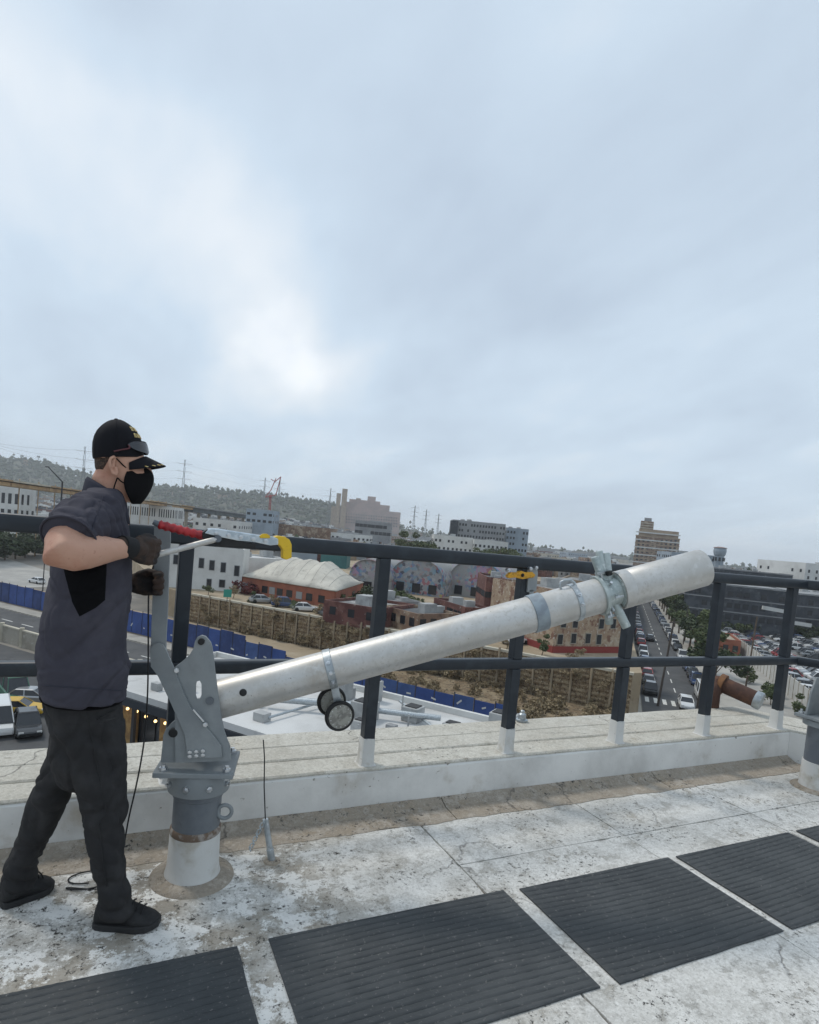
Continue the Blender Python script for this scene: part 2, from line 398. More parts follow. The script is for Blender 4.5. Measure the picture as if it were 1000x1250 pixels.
def rpost(p):
    a = Vector((p.x, p.y, .40)); MB().box((p.x-.033, p.y-.032, .40), (p.x+.033, p.y+.032, .782)).build('post', m_rail, rail, bevel=.006)
    MB().box((p.x-.033, p.y-.032, .844), (p.x+.033, p.y+.032, 1.409)).build('post', m_rail, rail, bevel=.006)
    n = 24; rr = []
    for i, z in enumerate((.252, .256, .27, .33, .388, .404)):
        ex = (.052, .045, .040, .038, .0375, .0365)[i]; ring = []
        for k in range(n):
            a = 2*math.pi*k/n; c, s_ = math.cos(a), math.sin(a); q = (abs(c)**8+abs(s_)**8)**(-1/8)
            ring.append((p.x+c*q*ex, p.y+s_*q*ex, z+(.012*noise.noise((k*1.3, p.x, i)) if i == 5 else 0)))
        rr.append(ring)
    MB().rings(rr).build('post_base', m_postw, rail, smooth=40)
for x in (-3.78, -2.75, -.72-1, -.72, .309, 1.335, 2.286, 3.208, 4.088, 4.968): rpost(Vector((x, RY, 0)))
rpost(turn(.92)+Vector((0, 0, 0)))

# rubber mats
m_mat = mat('ribbed rubber', (.040, .0445, .048), .72, var=[((.060, .065, .068), 3.5, .38, .7), ((.10, .10, .095), 2.1, .58, .85), ((.15, .148, .14), 70, .60, .70)], bump=(200, .6, .003))
def mat_mesh(seed, L):
    NX, ribs, per = 60, 19, 9; Wd = .61; mb = MB(); NY = ribs*per; rows = []
    for j in range(NY+1):
        row = []
        for i in range(NX+1):
            u = i/NX; v = j/NY
            ph = v*ribs+.75*math.sin((u+seed*.37)*2.2+seed)+.12*noise.noise((u*5, v*3, seed))
            z = .0035+.0058*min(1, 1.8*abs(math.sin(math.pi*ph)))+.0007*math.sin(u*190+ph*2)+.0010*noise.noise((u*14, v*9, seed))
            wx = .004*noise.noise((v*4, seed, 1)) if i in (0, NX) else 0
            wy = .004*noise.noise((u*5, seed, 2)) if j in (0, NY) else 0
            if i in (0, NX) or j in (0, NY): z = .006
            row.append((u*L+wx, v*Wd+wy, z))
        rows.append(row)
    for r in rows: mb.v += r
    w = NX+1
    for j in range(NY):
        for i in range(NX): mb.f.append((j*w+i, j*w+i+1, (j+1)*w+i+1, (j+1)*w+i))
    rim = [i for i in range(NX+1)]+[j*w+NX for j in range(1, NY+1)]+[NY*w+i for i in range(NX-1, -1, -1)]+[j*w for j in range(NY-1, 0, -1)]
    n0 = len(mb.v); mb.v += [(mb.v[i][0], mb.v[i][1], 0.0) for i in rim]
    for k in range(len(rim)): mb.f.append((rim[k], n0+k, n0+(k+1) % len(rim), rim[(k+1) % len(rim)]))
    mb.f.append(tuple(range(n0, n0+len(rim))))
    me = mb.mesh('mat'); me.materials.append(m_mat); me.shade_smooth(); me.set_sharp_from_angle(angle=R_(50)); return me
mats = [mat_mesh(k, .97) for k in range(3)]
spots = [(-.46, 1.52, 0, 'in front of the man and his shoes'), (.60, 1.525, -.1, 'in front of the galvanised wire anchor'), (1.735, 1.512, .1, 'opposite the amber rail clamp'), (2.735, 1.51, .2, 'adjoining the one before the corner pedestal'), (3.76, 1.515, .3, 'before the bare corner pedestal')]
for i, (x, y, a, wh) in enumerate(spots):
    o = inst(mats[(i+1) % 3], 'rubber_mat', None, (x, y, .0025), (0, 0, R_(a)), (1.085 if i == 1 else .975, 1, 1))
    tag(o, 'dark ribbed rubber mat '+wh, 'mat', 'rubber mats laid end to end on the roof')

# ================================================================== DAVIT
m_zinc = mat('grey davit paint', (.235, .255, .265), .55, metal=.15, var=[((.30, .32, .325), 6, .4, .7), ((.15, .16, .165), 3, .56, .8)], bump=(45, .12, .003))
m_dgrey = mat('dark grey pipe paint', (.115, .13, .15), .5, metal=.1, var=[((.16, .175, .19), 5, .4, .65), ((.08, .085, .09), 9, .6, .75)], bump=(30, .15, .003))
m_galv = mat('galvanised steel', (.46, .50, .52), .42, metal=.75, var=[((.33, .36, .38), 12, .4, .65), ((.60, .63, .65), 40, .55, .7)], bump=(90, .1, .001))
m_alu = mat('weathered aluminium', (.585, .58, .565), .46, metal=.55, var=[((.50, .485, .455), 5, .38, .66), ((.41, .365, .31), 2.2, .52, .80), ((.625, .615, .595), 30, .50, .70), ((.50, .487, .46), 60, .48, .66), ((.22, .20, .175), 85, .655, .71)], bump=(60, .22, .0012))
m_black = mat('black rubber', (.012, .012, .012), .6)
m_bolt = mat('bright bolt', (.62, .64, .66), .3, metal=.9)
m_green = mat('pale green grey casting', (.43, .48, .47), .45, metal=.4, var=[((.30, .35, .345), 14, .4, .65), ((.56, .60, .59), 40, .55, .68)])
m_steelw = mat('wheel hub grey', (.34, .335, .30), .55, metal=.4, var=((.22, .21, .19), 30, .45, .6))

TA, TB = dep(258, 856, 2.60), dep(857, 693, 2.95)
ex = (TB-TA); ex.z = 0; ex.normalize(); ey = Vector((0, 0, 1)).cross(ex)
OD = Vector((.385, 2.645, 0))
dav = empty('roof_davit', OD); tag(dav, 'grey roof davit on a pedestal with its long aluminium mast lowered to the right', 'davit')
def plp(px, py, off):
    q = OD+ey*off; d = ray(px, py); t = (q-CP).dot(ey)/d.dot(ey); return CP+d*t
def plate(name, poly, off, th, M, par_=None, bevel=.0015):
    return MB().prism(poly, lambda u, v, t: plp(u, v, off)+ey*t, 0, th).build(name, M, par_ or dav, bevel=bevel)
def lathe(c, prof, n=40, axis=None):
    rr = []
    if axis is None: X, Y, Z = Vector((1,0,0)), Vector((0,1,0)), Vector((0,0,1))
    else:
        Z = Vector(axis).normalized(); X = Z.orthogonal().normalized(); Y = Z.cross(X)
    for r, z in prof: rr.append([Vector(c)+Z*z+(X*math.cos(2*math.pi*k/n)+Y*math.sin(2*math.pi*k/n))*max(r, 1e-4) for k in range(n)])
    return MB().rings(rr)
# pedestal
lathe(OD, [(.175, .0), (.172, .006), (.15, .016), (.118, .022)], 44).build('grout_collar', m_stain, dav, smooth=50)
rr = []
for i, (r, z) in enumerate([(.122, .0), (.120, .01), (.112, .03), (.107, .06), (.105, .12), (.104, .19), (.103, .212)]):
    rr.append([OD+Vector((math.cos(2*math.pi*k/48)*r, math.sin(2*math.pi*k/48)*r, z+(.006*noise.noise((k*.5, 1, 1)) if i == 6 else 0))) for k in range(48)])
MB().rings(rr).build('painted_foot', m_postw, dav, smooth=50)
lathe(OD, [(.0985, .19), (.0985, .36), (.1035, .365), (.1035, .385), (.0985, .39), (.0985, .41)]).build('pipe', m_dgrey, dav, smooth=40)
lathe(OD, [(.1015, .196), (.1055, .205), (.1045, .222), (.0995, .231)], 48).build('rust_band', mat('rust line', (.15, .105, .075), .9, var=((.30, .27, .24), 22, .45, .6)), dav, smooth=60)
lathe(OD, [(.098, .392), (.126, .393), (.128, .40), (.128, .475), (.126, .482), (.11, .483)]).build('sleeve', m_zinc, dav, smooth=40)
zf = plp(236, 932, 0).z
Ml = Matrix((ex, ey, Vector((0,0,1)))).transposed().to_4x4(); Ml.translation = OD
MB().box((-.165, -.135, .484), (.15, .135, .506), Ml).build('base_plate', m_zinc, dav, bevel=.004)
for a in (-1, 1):
    for b in (-1, 1):
        lathe(Ml @ Vector((a*.125-.005, b*.105, 0)), [(.016, .474), (.016, .4835), (.008, .4836), (.008, .5062), (.017, .5063), (.017, .519), (.009, .5195), (.009, .53)], 6).build('anchor_bolt', m_bolt, dav)
for k in range(7):
    a = R_(-160+k*40); c = OD+Vector((math.cos(a)*.126, math.sin(a)*.126, .435)); d = Vector((math.cos(a), math.sin(a), 0))
    lathe(c, [(.013, 0), (.013, .012), (.007, .0125), (.007, .02)], 6, d).build('set_screw', m_bolt, dav)
# lifting eye on the pipe
er = []
ce = OD+ex*.118+ey*-.03+Vector((0, 0, .30)); er = [ce+(ex*math.cos(2*math.pi*k/20)+Vector((0,0,1))*math.sin(2*math.pi*k/20))*.029 for k in range(20)]
MB().tube(er, .0085, 10, closed=True).build('lifting_eye', m_zinc, dav, smooth=True)
# cheek plates, strut, lever
polyA = [(183,793),(187,787),(193,785),(199,787),(203,794),(207,804),(213,817),(218,831),(226,850),(234,866),(243,878),(252,888),(262,900),(270,911),(271,925),(228,926),(227,910),(225,896),(217,878),(209,860),(201,843),(193,826),(184,814)]
plate('strut_plate', polyA, -.118, .013, m_zinc)
polyB = [(213,815),(222,808),(231,800),(236,792),(238,783),(241,778),(246,775.5),(251,777),(257,784),(259,790),(261,806),(263,823),(265,838),(267,853),(269,867),(271,880),(274,894),(278,905),(281,912),(282,929),(214,931)]
slot = [(239,836),(240,832),(244,831),(246,835),(246,848),(244,853),(240,853.5),(238.5,849)]
def keyhole(outer, hole):
    return outer+[outer[0]]+hole+[hole[0]]
def holed(name, off, th):
    """plate B with its slot, cut as a ring of quads"""
    fr = [plp(u, v, off) for u, v in polyB]; hl = [plp(u, v, off) for u, v in slot]
    bm = bmesh.new()
    def loop(p, t): return [bm.verts.new(q+ey*t) for q in p]
    for t in (0, th):
        a = loop(fr, t); b = loop(hl, t)
        es = [bm.edges.new((a[i], a[(i+1) % len(a)])) for i in range(len(a))]+[bm.edges.new((b[i], b[(i+1) % len(b)])) for i in range(len(b))]
        bmesh.ops.triangle_fill(bm, edges=es, use_beauty=True)
        if t == 0: a0, b0 = a, b
        else:
            for x0, x1 in ((a0, a), (b0, b)):
                for i in range(len(x0)): bm.faces.new((x0[i], x0[(i+1) % len(x0)], x1[(i+1) % len(x0)], x1[i]))
    bmesh.ops.recalc_face_normals(bm, faces=bm.faces)
    me = bpy.data.meshes.new(name); bm.to_mesh(me); bm.free(); me.materials.append(m_zinc)
    return inst(me, name, dav)
holed('cheek_plate', -.103, .013)
holed('cheek_plate', .09, .013)
plate('lug_plate', [(196,931),(198,912),(199,898),(202,891),(208,884),(215,878),(222,880),(228,893),(234,931)], -.088, .013, m_zinc)
plate('lug_plate', [(196,931),(198,912),(199,898),(202,891),(208,884),(215,878),(222,880),(228,893),(234,931)], .072, .013, m_zinc)
lever = [(188,642),(191,639),(196,638),(203,639),(208,643),(208,660),(206,700),(205,740),(203,775),(202.5,800),(200,812),(188,812),(183.5,800),(184.5,770),(186,730),(187.5,690)]
plate('lever_arm', lever, -.103, .012, m_zinc)
for (px, py, r, M) in ((212,894,.018,m_black),(246,783,.013,m_black)):
    lathe(plp(px, py, -.105 if px > 230 else -.092), [(r*.6, -.012), (r, -.011), (r, .004)], 18, ey).build('pivot_cap', M, dav, smooth=40)
for (px, py) in ((216,818),(251,884)):
    lathe(plp(px, py, -.119), [(.010, 0), (.010, -.010), (.0055, -.0105), (.0055, -.017)], 6, ey).build('bolt', m_bolt, dav)
for k in range(6):
    lathe(plp(232+k % 3*8, 918+k//3*5-k % 3*.8, -.119), [(.0085, 0), (.0085, -.008), (.004, -.0085)], 6, ey).build('bolt', m_bolt, dav)
MB().beam(plp(236, 866, -.13), plp(249, 881, -.13), .008, .007).build('locking_pin', m_bolt, dav, bevel=.001)
MB().tube([plp(237, 902, -.11)+ey*0, plp(237, 902, -.11)+ey*.215], .022, 18).build('pivot_pin', m_dgrey, dav, smooth=40)
MB().tube([plp(256, 856, -.11), plp(256, 856, -.11)+ey*.22], .016, 16).build('pivot_pin', m_dgrey, dav, smooth=40)

# mast
ta = (TB-TA).normalized(); TL = (TB-TA).length
def tpx(px):
    lo, hi = 0., TL
    for _ in range(40):
        mm = (lo+hi)/2
        if pix(TA+ta*mm)[0] < px: lo = mm
        else: hi = mm
    return lo
def tring(name, s0, s1, r0, r1, M, n=40, chamf=.002):
    return lathe(TA, [(r0, s0), (r1-chamf, s0), (r1, s0+chamf), (r1, s1-chamf), (r1-chamf, s1), (r0, s1)], n, ta).build(name, M, dav, smooth=40)
RT = .0835
sf = tpx(735); se = TL
mast = lathe(TA, [(RT-.006, .05), (RT-.006, 0), (RT, 0), (RT, .4), (RT, .8), (RT, 1.2), (RT, sf), (RT-.006, sf), (RT-.006, sf-.05)], 56, ta).build('mast', m_alu, dav, smooth=40)
sl_ = tpx(754)
ext = lathe(TA, [(.03, sl_+.01), (.084, sl_), (.091, sl_), (.092, sl_+.003), (.092, sl_+.05), (.0895, sl_+.053), (.0895, sl_+.058), (.091, sl_+.06), (.091, se-.004), (.089, se), (.083, se), (.082, se-.12)], 56, ta).build('mast_extension', m_alu, dav, smooth=40)
# hole in the mast side: a dark bushing
hp = dep(301.5, 852.5, 2.6); q = TA+ta*((hp-TA).dot(ta)); hn = (CP-q); hn -= ta*hn.dot(ta); hn.normalize()
lathe(q+hn*(RT-.001), [(.0155, -.006), (.0155, .0012), (.013, .0025), (.002, .0022)], 20, hn).build('bushing', m_black, dav, smooth=40)
# clamp bands
def band(px, w, th, M): 
    s = tpx(px); return tring('clamp_band', s-w/2, s+w/2, RT, RT+th, M), s
_, s1 = band(403, .034, .005, m_galv)
_, s2 = band(655, .062, .006, mat('band blue grey', (.30, .35, .385), .45, metal=.4, var=((.23, .26, .29), 18, .4, .65)))
_, s3 = band(701, .026, .006, m_galv)
_, s4 = band(732, .018, .012, m_green)
zn = Vector((0,0,1))-ta*ta.z; zn.normalize(); yn = ta.cross(zn)      # yn points towards or away from the viewer
if yn.dot(CP-TA) < 0: yn = -yn
for s, k in ((s1, 3), (s2, 2), (s3, 2)):
    for i in range(k):
        a = R_(60+i*28 if s != s2 else -75+i*26); d = zn*math.cos(a)+yn*math.sin(a)
        lathe(TA+ta*s+d*(RT+.005), [(.009, 0), (.009, .009), (.005, .0095), (.005, .02)], 6, d).build('band_bolt', m_bolt, dav)
# handle loop on the third band
b0 = TA+ta*s3+zn*(RT)+yn*.015
loop = [b0-ta*.045-zn*.03, b0-ta*.06+zn*.012, b0-ta*.05+zn*.03, b0-ta*.03+zn*.034, b0+ta*.0+zn*.028, b0+ta*.014+zn*.012, b0+ta*.012-zn*.03+yn*.03, b0+ta*.012-zn*.08+yn*.05]
MB().tube(loop, .0055, 10).build('handle_loop', m_galv, dav, smooth=True)
# coupling between mast and extension with radial pegs
lathe(TA, [(.04, sf), (.078, sf+.001), (.078, sf+.018), (.066, sf+.02), (.066, sl_-.006), (.08, sl_-.004), (.08, sl_+.012), (.04, sl_+.012)], 36, ta).build('coupling', m_green, dav, smooth=40)
sc = (sf+sl_)/2
for a, L, r, back in ((-24, .185, .021, -.05), (5, .205, .018, -.01), (27, .19, .020, .012), (150, .18, .021, .022), (205, .15, .0185, -.01)):
    d = zn*math.cos(R_(a))+ta*math.sin(R_(a))*.25+yn*(.25 if a > 100 and a < 180 else -.05)
    d.normalize(); p = TA+ta*(sc-.012 if back < 0 else sc)
    MB().tube([p+d*.05, p+d*(L-.004), p+d*L], [r, r, r*.85], 16).build('coupling_peg', m_green, dav, smooth=40)
lathe(TA+ta*sc+zn*.088+yn*.03, [(.013, 0), (.016, .004), (.016, .02), (.006, .022)], 12, zn).build('knob', m_black, dav, smooth=40)
for k in range(8):
    a = R_(k*45+20); d = zn*math.cos(a)+yn*math.sin(a)
    lathe(TA+ta*(sf-.004)+d*.060, [(.008, .0), (.008, .03), (.004, .031)], 6, ta).build('flange_bolt', m_bolt, dav)
for k in range(9):                                   # wing bolts and studs round the coupling
    a = R_(k*40+12); d = (zn*math.cos(a)+yn*math.sin(a)).normalized(); p = TA+ta*(sf+.006+.012*(k % 3))+d*.078
    MB().tube([p, p+d*.028], .0065, 8).build('stud', m_bolt, dav, smooth=40)
    if k % 2 == 0: MB().beam(p+d*.030-ta*.02, p+d*.030+ta*.02, .008, .014, d).build('wing_nut', m_galv, dav, bevel=.002)
# castor wheels under the first band
ca = TA+ta*s1-zn*(RT+.004)
MB().beam(ca+yn*.0+zn*.012, ca-zn*.105-ta*.004, .034, .010, yn).build('castor_bracket', m_galv, dav, bevel=.002)
wax = (ey*-1+ex*.28).normalized()
wa = ca-zn*.098-ta*.014
MB().tube([wa-wax*.045, wa+wax*.03], .007, 10).build('castor_axle', m_bolt, dav, smooth=True)
for off, dz, dx in ((-.052, .022, -.010), (.028, -.020, .004)):
    c = wa+wax*off+Vector((0,0,dz))+ex*dx
    t_ = lathe(c, [(.048, -.010), (.062, -.012), (.0665, -.008), (.068, 0), (.0665, .008), (.062, .012), (.048, .010)], 36, wax).build('wheel', m_black, dav, smooth=40)
    h_ = lathe(c, [(.003, -.018), (.012, -.018), (.013, -.0135), (.053, -.0128), (.0535, .0128), (.013, .0135), (.012, .018), (.003, .0185)], 36, wax).build('hub', m_steelw, t_, smooth=35)
    for k in range(14):
        a = 2*math.pi*k/14; u = wax.orthogonal().normalized(); v = wax.cross(u)
        lathe(c+(u*math.cos(a)+v*math.sin(a))*.046+wax*.0125, [(.0028, 0), (.002, .003)], 6, wax).build('rivet', m_bolt, t_)

# ------------------------------------------------------------------ hand winch at the lever head
m_red = mat('red grip', (.42, .02, .025), .45, var=((.25, .012, .018), 25, .45, .65))
m_yel = mat('yellow paint', (.72, .46, .02), .5, var=((.5, .3, .02), 30, .5, .7))
m_chr = mat('bright steel', (.62, .68, .72), .28, metal=.85, var=((.45, .52, .57), 30, .4, .6))
YW = 2.47
wp = lambda x, y, o=0: ony(x, y, YW+o)
wi = empty('hand_winch', wp(250, 657)); tag(wi, 'red gripped hand winch with silver body and yellow end on the lever', 'winch')
def alongpx(a, b, n): return [(a[0]+(b[0]-a[0])*k/n, a[1]+(b[1]-a[1])*k/n) for k in range(n+1)]
pts = alongpx((193, 640), (252, 655), 24)
MB().tube([wp(*p) for p in pts], [.011]+[.0165+.0028*math.sin(k*1.9) for k in range(1, 24)]+[.012], 14).build('red_grip', m_red, wi, smooth=True)
MB().tube([wp(187, 637), wp(196, 641)], [.010, .0125], 12).build('grip_cap', m_dgrey, wi, smooth=40)
def slabpx(name, poly, o, th, M, bev=.002): return MB().prism(poly, lambda u, v, t: wp(u, v, o)+Vector((0, t, 0)), 0, th).build(name, M, wi, bevel=bev)
slabpx('ratchet_head', [(247,650),(254,646),(262,649),(272,656),(300,662),(313,664),(312,669),(296,668),(270,667),(254,662),(247,657)], -.018, .036, m_black)
slabpx('winch_body', [(250,651),(256,645),(268,645.5),(290,649),(316,653),(334,655),(340,658),(340,665),(330,666),(312,662),(290,660),(266,655)], -.026, .05, m_chr, .004)
for k in range(5):
    lathe(wp(264+k*15, 651+k*2.3, -.027), [(.009, 0), (.009, -.007), (.005, -.0075), (.005, -.012)], 6, Vector((0,1,0))).build('body_bolt', m_bolt, wi)
slabpx('yellow_end', [(333,656),(340,654),(348,655),(354,659),(356.5,665),(356.5,681),(350,683.5),(345.5,682),(345.5,671),(342,666),(334,663)], -.02, .042, m_yel, .005)
slabpx('yellow_tab', [(317,654),(321,651.5),(326,651.5),(330,654),(330,657),(318,657)], -.034, .008, m_yel)
rp = alongpx((181, 680), (267, 657.5), 10)
MB().tube([wp(*p, -.035) for p in rp], [.0115]*10+[.009], 14).build('crank_handle', m_alu, wi, smooth=True)
MB().tube([wp(266, 657.5, -.045), wp(266, 657.5, .0)], .014, 14).build('crank_pivot', m_dgrey, wi, smooth=40)

# thin black cord hanging from the lever, coiled slack on the deck
m_cord = mat('black cord', (.015, .015, .016), .7)
cp = [plp(187.5, 690, -.107), plp(182, 715, -.115), plp(181, 760, -.125), plp(181, 800, -.13), plp(180, 850, -.13), plp(177, 895, -.125)]
cp += [ony(172, 930, 2.52), ony(165, 965, 2.50), ony(158, 995, 2.5), ony(153, 1022, 2.52)]
cp.append(Vector((cp[-1].x-.01, cp[-1].y+.04, .12))); cp.append(Vector((cp[-1].x-.005, cp[-1].y+.06, .008)))
for k in range(26):
    a = R_(200+k*17); cp.append(Vector((cp[9].x-.11+.0+.085*math.cos(a), 2.70+.055*math.sin(a)+.002*k, .007)))
def smoothpts(p, n=5):
    out = []
    for i in range(len(p)-1):
        a, b, c, d = p[max(i-1, 0)], p[i], p[i+1], p[min(i+2, len(p)-1)]
        for k in range(n):
            t = k/n; out.append(.5*((2*b)+(-a+c)*t+(2*a-5*b+4*c-d)*t*t+(-a+3*b-3*c+d)*t**3))
    return out+[p[-1]]
tag(MB().tube(smoothpts(cp), .0032, 7).build('cord', m_cord, None, smooth=True), 'thin black cord hanging from the grey lever to the roof', 'cord')

# wire anchor standing in the deck beside the pedestal
anc = empty('wire_anchor', onz(331, 1054, 0)); tag(anc, 'short galvanised wire anchor rod standing before the parapet', 'anchor')
a0 = onz(332, 1052, 0); a1 = ony(324, 1000, a0.y+.02)
MB().tube([a0, a0+(a1-a0)*.3, a0+(a1-a0)*.31, a1], [.0165, .0165, .0135, .0135], 14).build('rod', m_galv, anc, smooth=40)
lathe(a0, [(.04, 0), (.036, .008), (.018, .012)], 16).build('foot', m_stain, anc, smooth=40)
MB().tube([a1, ony(322.5, 960, a0.y+.03), ony(323, 925, a0.y+.05), ony(321.5, 903, a0.y+.07)], .0028, 6).build('wire', m_cord, anc)
for k in range(9):
    p = ony(322-k*2.1, 1003+k*4.2, a0.y+.0)
    r = [p+(Vector((.7, 0, .7)) if k % 2 else Vector((0, .9, .3)))*.009*math.cos(2*math.pi*j/10)+Vector((-.25, .2, .6))*.013*math.sin(2*math.pi*j/10) for j in range(10)]
    if p.z > .012: MB().tube(r, .0028, 6, closed=True).build('chain_link', m_galv, anc, smooth=True)

# rusty capped pipe on the parapet behind the railing
m_rust = mat('rusted steel', (.075, .038, .028), .85, var=[((.13, .062, .036), 12, .45, .7), ((.040, .025, .021), 8, .5, .7)], bump=(50, .5, .004))
m_orust = mat('orange rust', (.22, .105, .045), .85, var=((.12, .06, .035), 30, .4, .65))
rp0 = onz(871, 864, .254); pe = dep(883, 836, 5.55); pe2 = dep(926, 855, 5.35)
rpipe = empty('rusty_pipe', rp0); tag(rpipe, 'rusty brown pipe with grey end cap on the parapet coping', 'pipe')
base = Vector((pe.x-.10, pe.y+.02, .254))
MB().tube(smoothpts([base, base+Vector((0, 0, pe.z-.254-.06)), pe-(pe2-pe).normalized()*.06+Vector((0, 0, -.01)), pe], 6), .065, 22).build('elbow', m_rust, rpipe, smooth=True)
dpp = (pe2-pe).normalized()
lathe(pe, [(.05, -.035), (.095, -.035), (.095, .01), (.05, .01)], 26, dpp).build('flange', m_orust, rpipe, smooth=40)
MB().tube([pe, pe2], .072, 26).build('pipe', m_rust, rpipe, smooth=40)
lathe(pe2, [(.05, -.03), (.078, -.028), (.080, .02), (.074, .028), (.02, .032), (.001, .032)], 26, dpp).build('end_cap', m_galv, rpipe, smooth=40)

# yellow fitting on a post and a galvanised fitting at its foot
cl = empty('rail_clamp', ony(640, 703, 3.02)); tag(cl, 'yellow rail clamp with bolts on the post under the top rail', 'clamp')
kp = lambda x, y, o=0: ony(x, y, 3.03+o)
def kprism(name, poly, o, th, M): return MB().prism(poly, lambda u, v, t: kp(u, v, o)+Vector((0, t, 0)), 0, th).build(name, M, cl, bevel=.003)
kprism('jaw', [(620,703),(624,699),(633,699),(637,697),(643,699),(650,698),(654,702),(652,705),(645,706),(638,707),(630,705),(622,706)], -.012, .03, mat('amber paint', (.66, .33, .02), .5, var=((.4, .2, .02), 40, .5, .65)))
kprism('bracket', [(645,695),(656,693),(657,700),(655,722),(644,723),(645,706)], -.0, .015, m_zinc)
for (x, y) in ((620, 696), (647, 694), (654, 693), (637, 702)):
    lathe(kp(x, y, -.004), [(.012, .012), (.012, -.012), (.006, -.0125), (.006, -.02)], 6, Vector((0,1,0))).build('bolt', m_bolt if y < 700 else m_black, cl)
kprism('hanger', [(646,720),(652,720),(651,733),(648,736)], .0, .012, m_zinc)
gf = onz(637, 880, .256)
lathe(gf, [(.045, 0), (.045, .012), (.03, .016), (.028, .05), (.016, .062), (.016, .075), (.01, .08)], 16).build('conduit_cap', m_galv, None, smooth=40)
tag(bpy.data.objects['conduit_cap'], 'small galvanised conduit cap on the coping beside a post', 'cap')

# second pedestal at the far corner
O2 = Vector((4.66, 2.53, 0)); ped = empty('davit_pedestal', O2); tag(ped, 'bare grey davit pedestal with white foot at the parapet corner', 'pedestal')
def lathe2(*a, **k): return lathe(O2, *a, **k)
lathe2([(.17, 0), (.165, .006), (.12, .02)], 40).build('grout_collar', m_stain, ped, smooth=50)
lathe2([(.125, 0), (.118, .03), (.115, .14), (.113, .20)], 44).build('painted_foot', m_postw, ped, smooth=50)
lathe2([(.106, .19), (.106, .46)], 40).build('pipe', m_dgrey, ped, smooth=40)
lathe2([(.10, .455), (.14, .46), (.14, .50), (.10, .505)], 40).build('sleeve', m_zinc, ped, smooth=40)
MB().box((O2.x-.15, O2.y-.14, .506), (O2.x+.15, O2.y+.14, .528)).build('base_plate', m_zinc, ped, bevel=.004)
for s in (-1, 1): MB().prism([(-.13, .529), (.13, .529), (.10, .70), (.06, .80), (-.06, .80), (-.10, .70)], lambda u, v, t: (O2.x+u, O2.y+s*.07+t, v), -.007, .007).build('cheek_plate', m_zinc, ped, bevel=.002)
for a in (-1, 1):
    for b in (-1, 1): lathe(O2+Vector((a*.115, b*.11, .5285)), [(.018, 0), (.018, .012), (.009, .0125), (.009, .03)], 6).build('anchor_bolt', m_bolt, ped)
# ================================================================== THE MAN AT THE DAVIT
m_skin = mat('skin', (.52, .30, .215), .55, var=[((.45, .22, .15), 9, .45, .7), ((.36, .17, .12), 60, .6, .75)], bump=(240, .35, .0012), spec=.35)
m_skin.node_tree.nodes['Principled BSDF'].inputs['Subsurface Weight'].default_value = .08
m_skin.node_tree.nodes['Principled BSDF'].inputs['Subsurface Radius'].default_value = (.012, .005, .003)
m_shirt = mat('slate shirt cloth', (.050, .048, .062), .88, var=((.068, .065, .081), 7, .4, .7), bump=(420, .35, .0012), spec=.2)
m_collar = mat('shirt collar cloth', (.040, .041, .056), .88, bump=(420, .35, .0012), spec=.2)
m_flatblack = mat('flat black cloth', (.006, .006, .007), .95, spec=.1, bump=(420, .3, .001))
m_pants = mat('charcoal trousers', (.027, .0265, .0275), .9, var=((.042, .041, .0415), 8, .4, .7), bump=(380, .4, .0012), spec=.2)
m_shoe = mat('black shoe', (.009, .009, .010), .75, var=((.016, .016, .017), 30, .4, .65), bump=(150, .5, .002))
m_sole = mat('shoe sole', (.018, .018, .019), .7, bump=(120, .3, .002))
m_cap = mat('black cap cloth', (.007, .007, .010), .85, bump=(300, .35, .0012), spec=.25)
m_mask = mat('black mask cloth', (.006, .006, .007), .9, bump=(300, .3, .001), spec=.2)
m_gold = mat('gold thread', (.62, .42, .12), .5, metal=.3, var=((.8, .68, .36), 200, .45, .6))
m_hair = mat('cropped hair', (.035, .022, .016), .8, var=((.12, .07, .048), 160, .45, .62), bump=(400, .8, .002))
m_glove = mat('brown work glove', (.045, .026, .018), .8, var=[((.012, .010, .010), 16, .42, .6), ((.14, .075, .04), 28, .60, .75)], bump=(160, .4, .002))
m_cuff = mat('black glove cuff', (.010, .010, .011), .85, bump=(300, .4, .001))
man = empty('person', (0.02, 2.5, 0)); tag(man, 'person in slate polo shirt, cap and black mask cranking a winch beside the davit', 'person')

def row(py, L, R, hd, Y, n=30, p=2.3, sh=0):
    PL, PR = ony(L, py, Y), ony(R, py, Y); c = (PL+PR)/2; a = (PR-PL)/2; out = []
    for k in range(n):
        t = 2*math.pi*k/n; co, si = math.cos(t), math.sin(t)
        q = (abs(co)**p+abs(si)**p)**(-1/p)
        out.append(c+a*(co*q)+Vector((0, hd*si*q, 0)))
    return out
def limb(mb, pts, n=18, sq=None):
    """tapered limb with rounded ends: pts = [(Vector, radius)]"""
    P = [Vector(p) for p, r in pts]; Rr = [r for p, r in pts]
    d0 = (P[0]-P[1]).normalized(); d1 = (P[-1]-P[-2]).normalized()
    P = [P[0]+d0*Rr[0]*.85, P[0]+d0*Rr[0]*.55]+P+[P[-1]+d1*Rr[-1]*.55, P[-1]+d1*Rr[-1]*.85]
    Rr = [Rr[0]*.35, Rr[0]*.82]+Rr+[Rr[-1]*.82, Rr[-1]*.35]
    return mb.tube(P, Rr, n)
o3 = lambda x, y, Y: ony(x, y, Y)

# joints
RSH, RMID, REL, RWR = o3(108, 630, 2.35), o3(88, 650, 2.25), o3(73, 675, 2.165), o3(153, 669.5, 2.30)
LSH, LEL, LWR = o3(112, 632, 2.69), o3(104, 716, 2.78), o3(158, 712, 2.66)

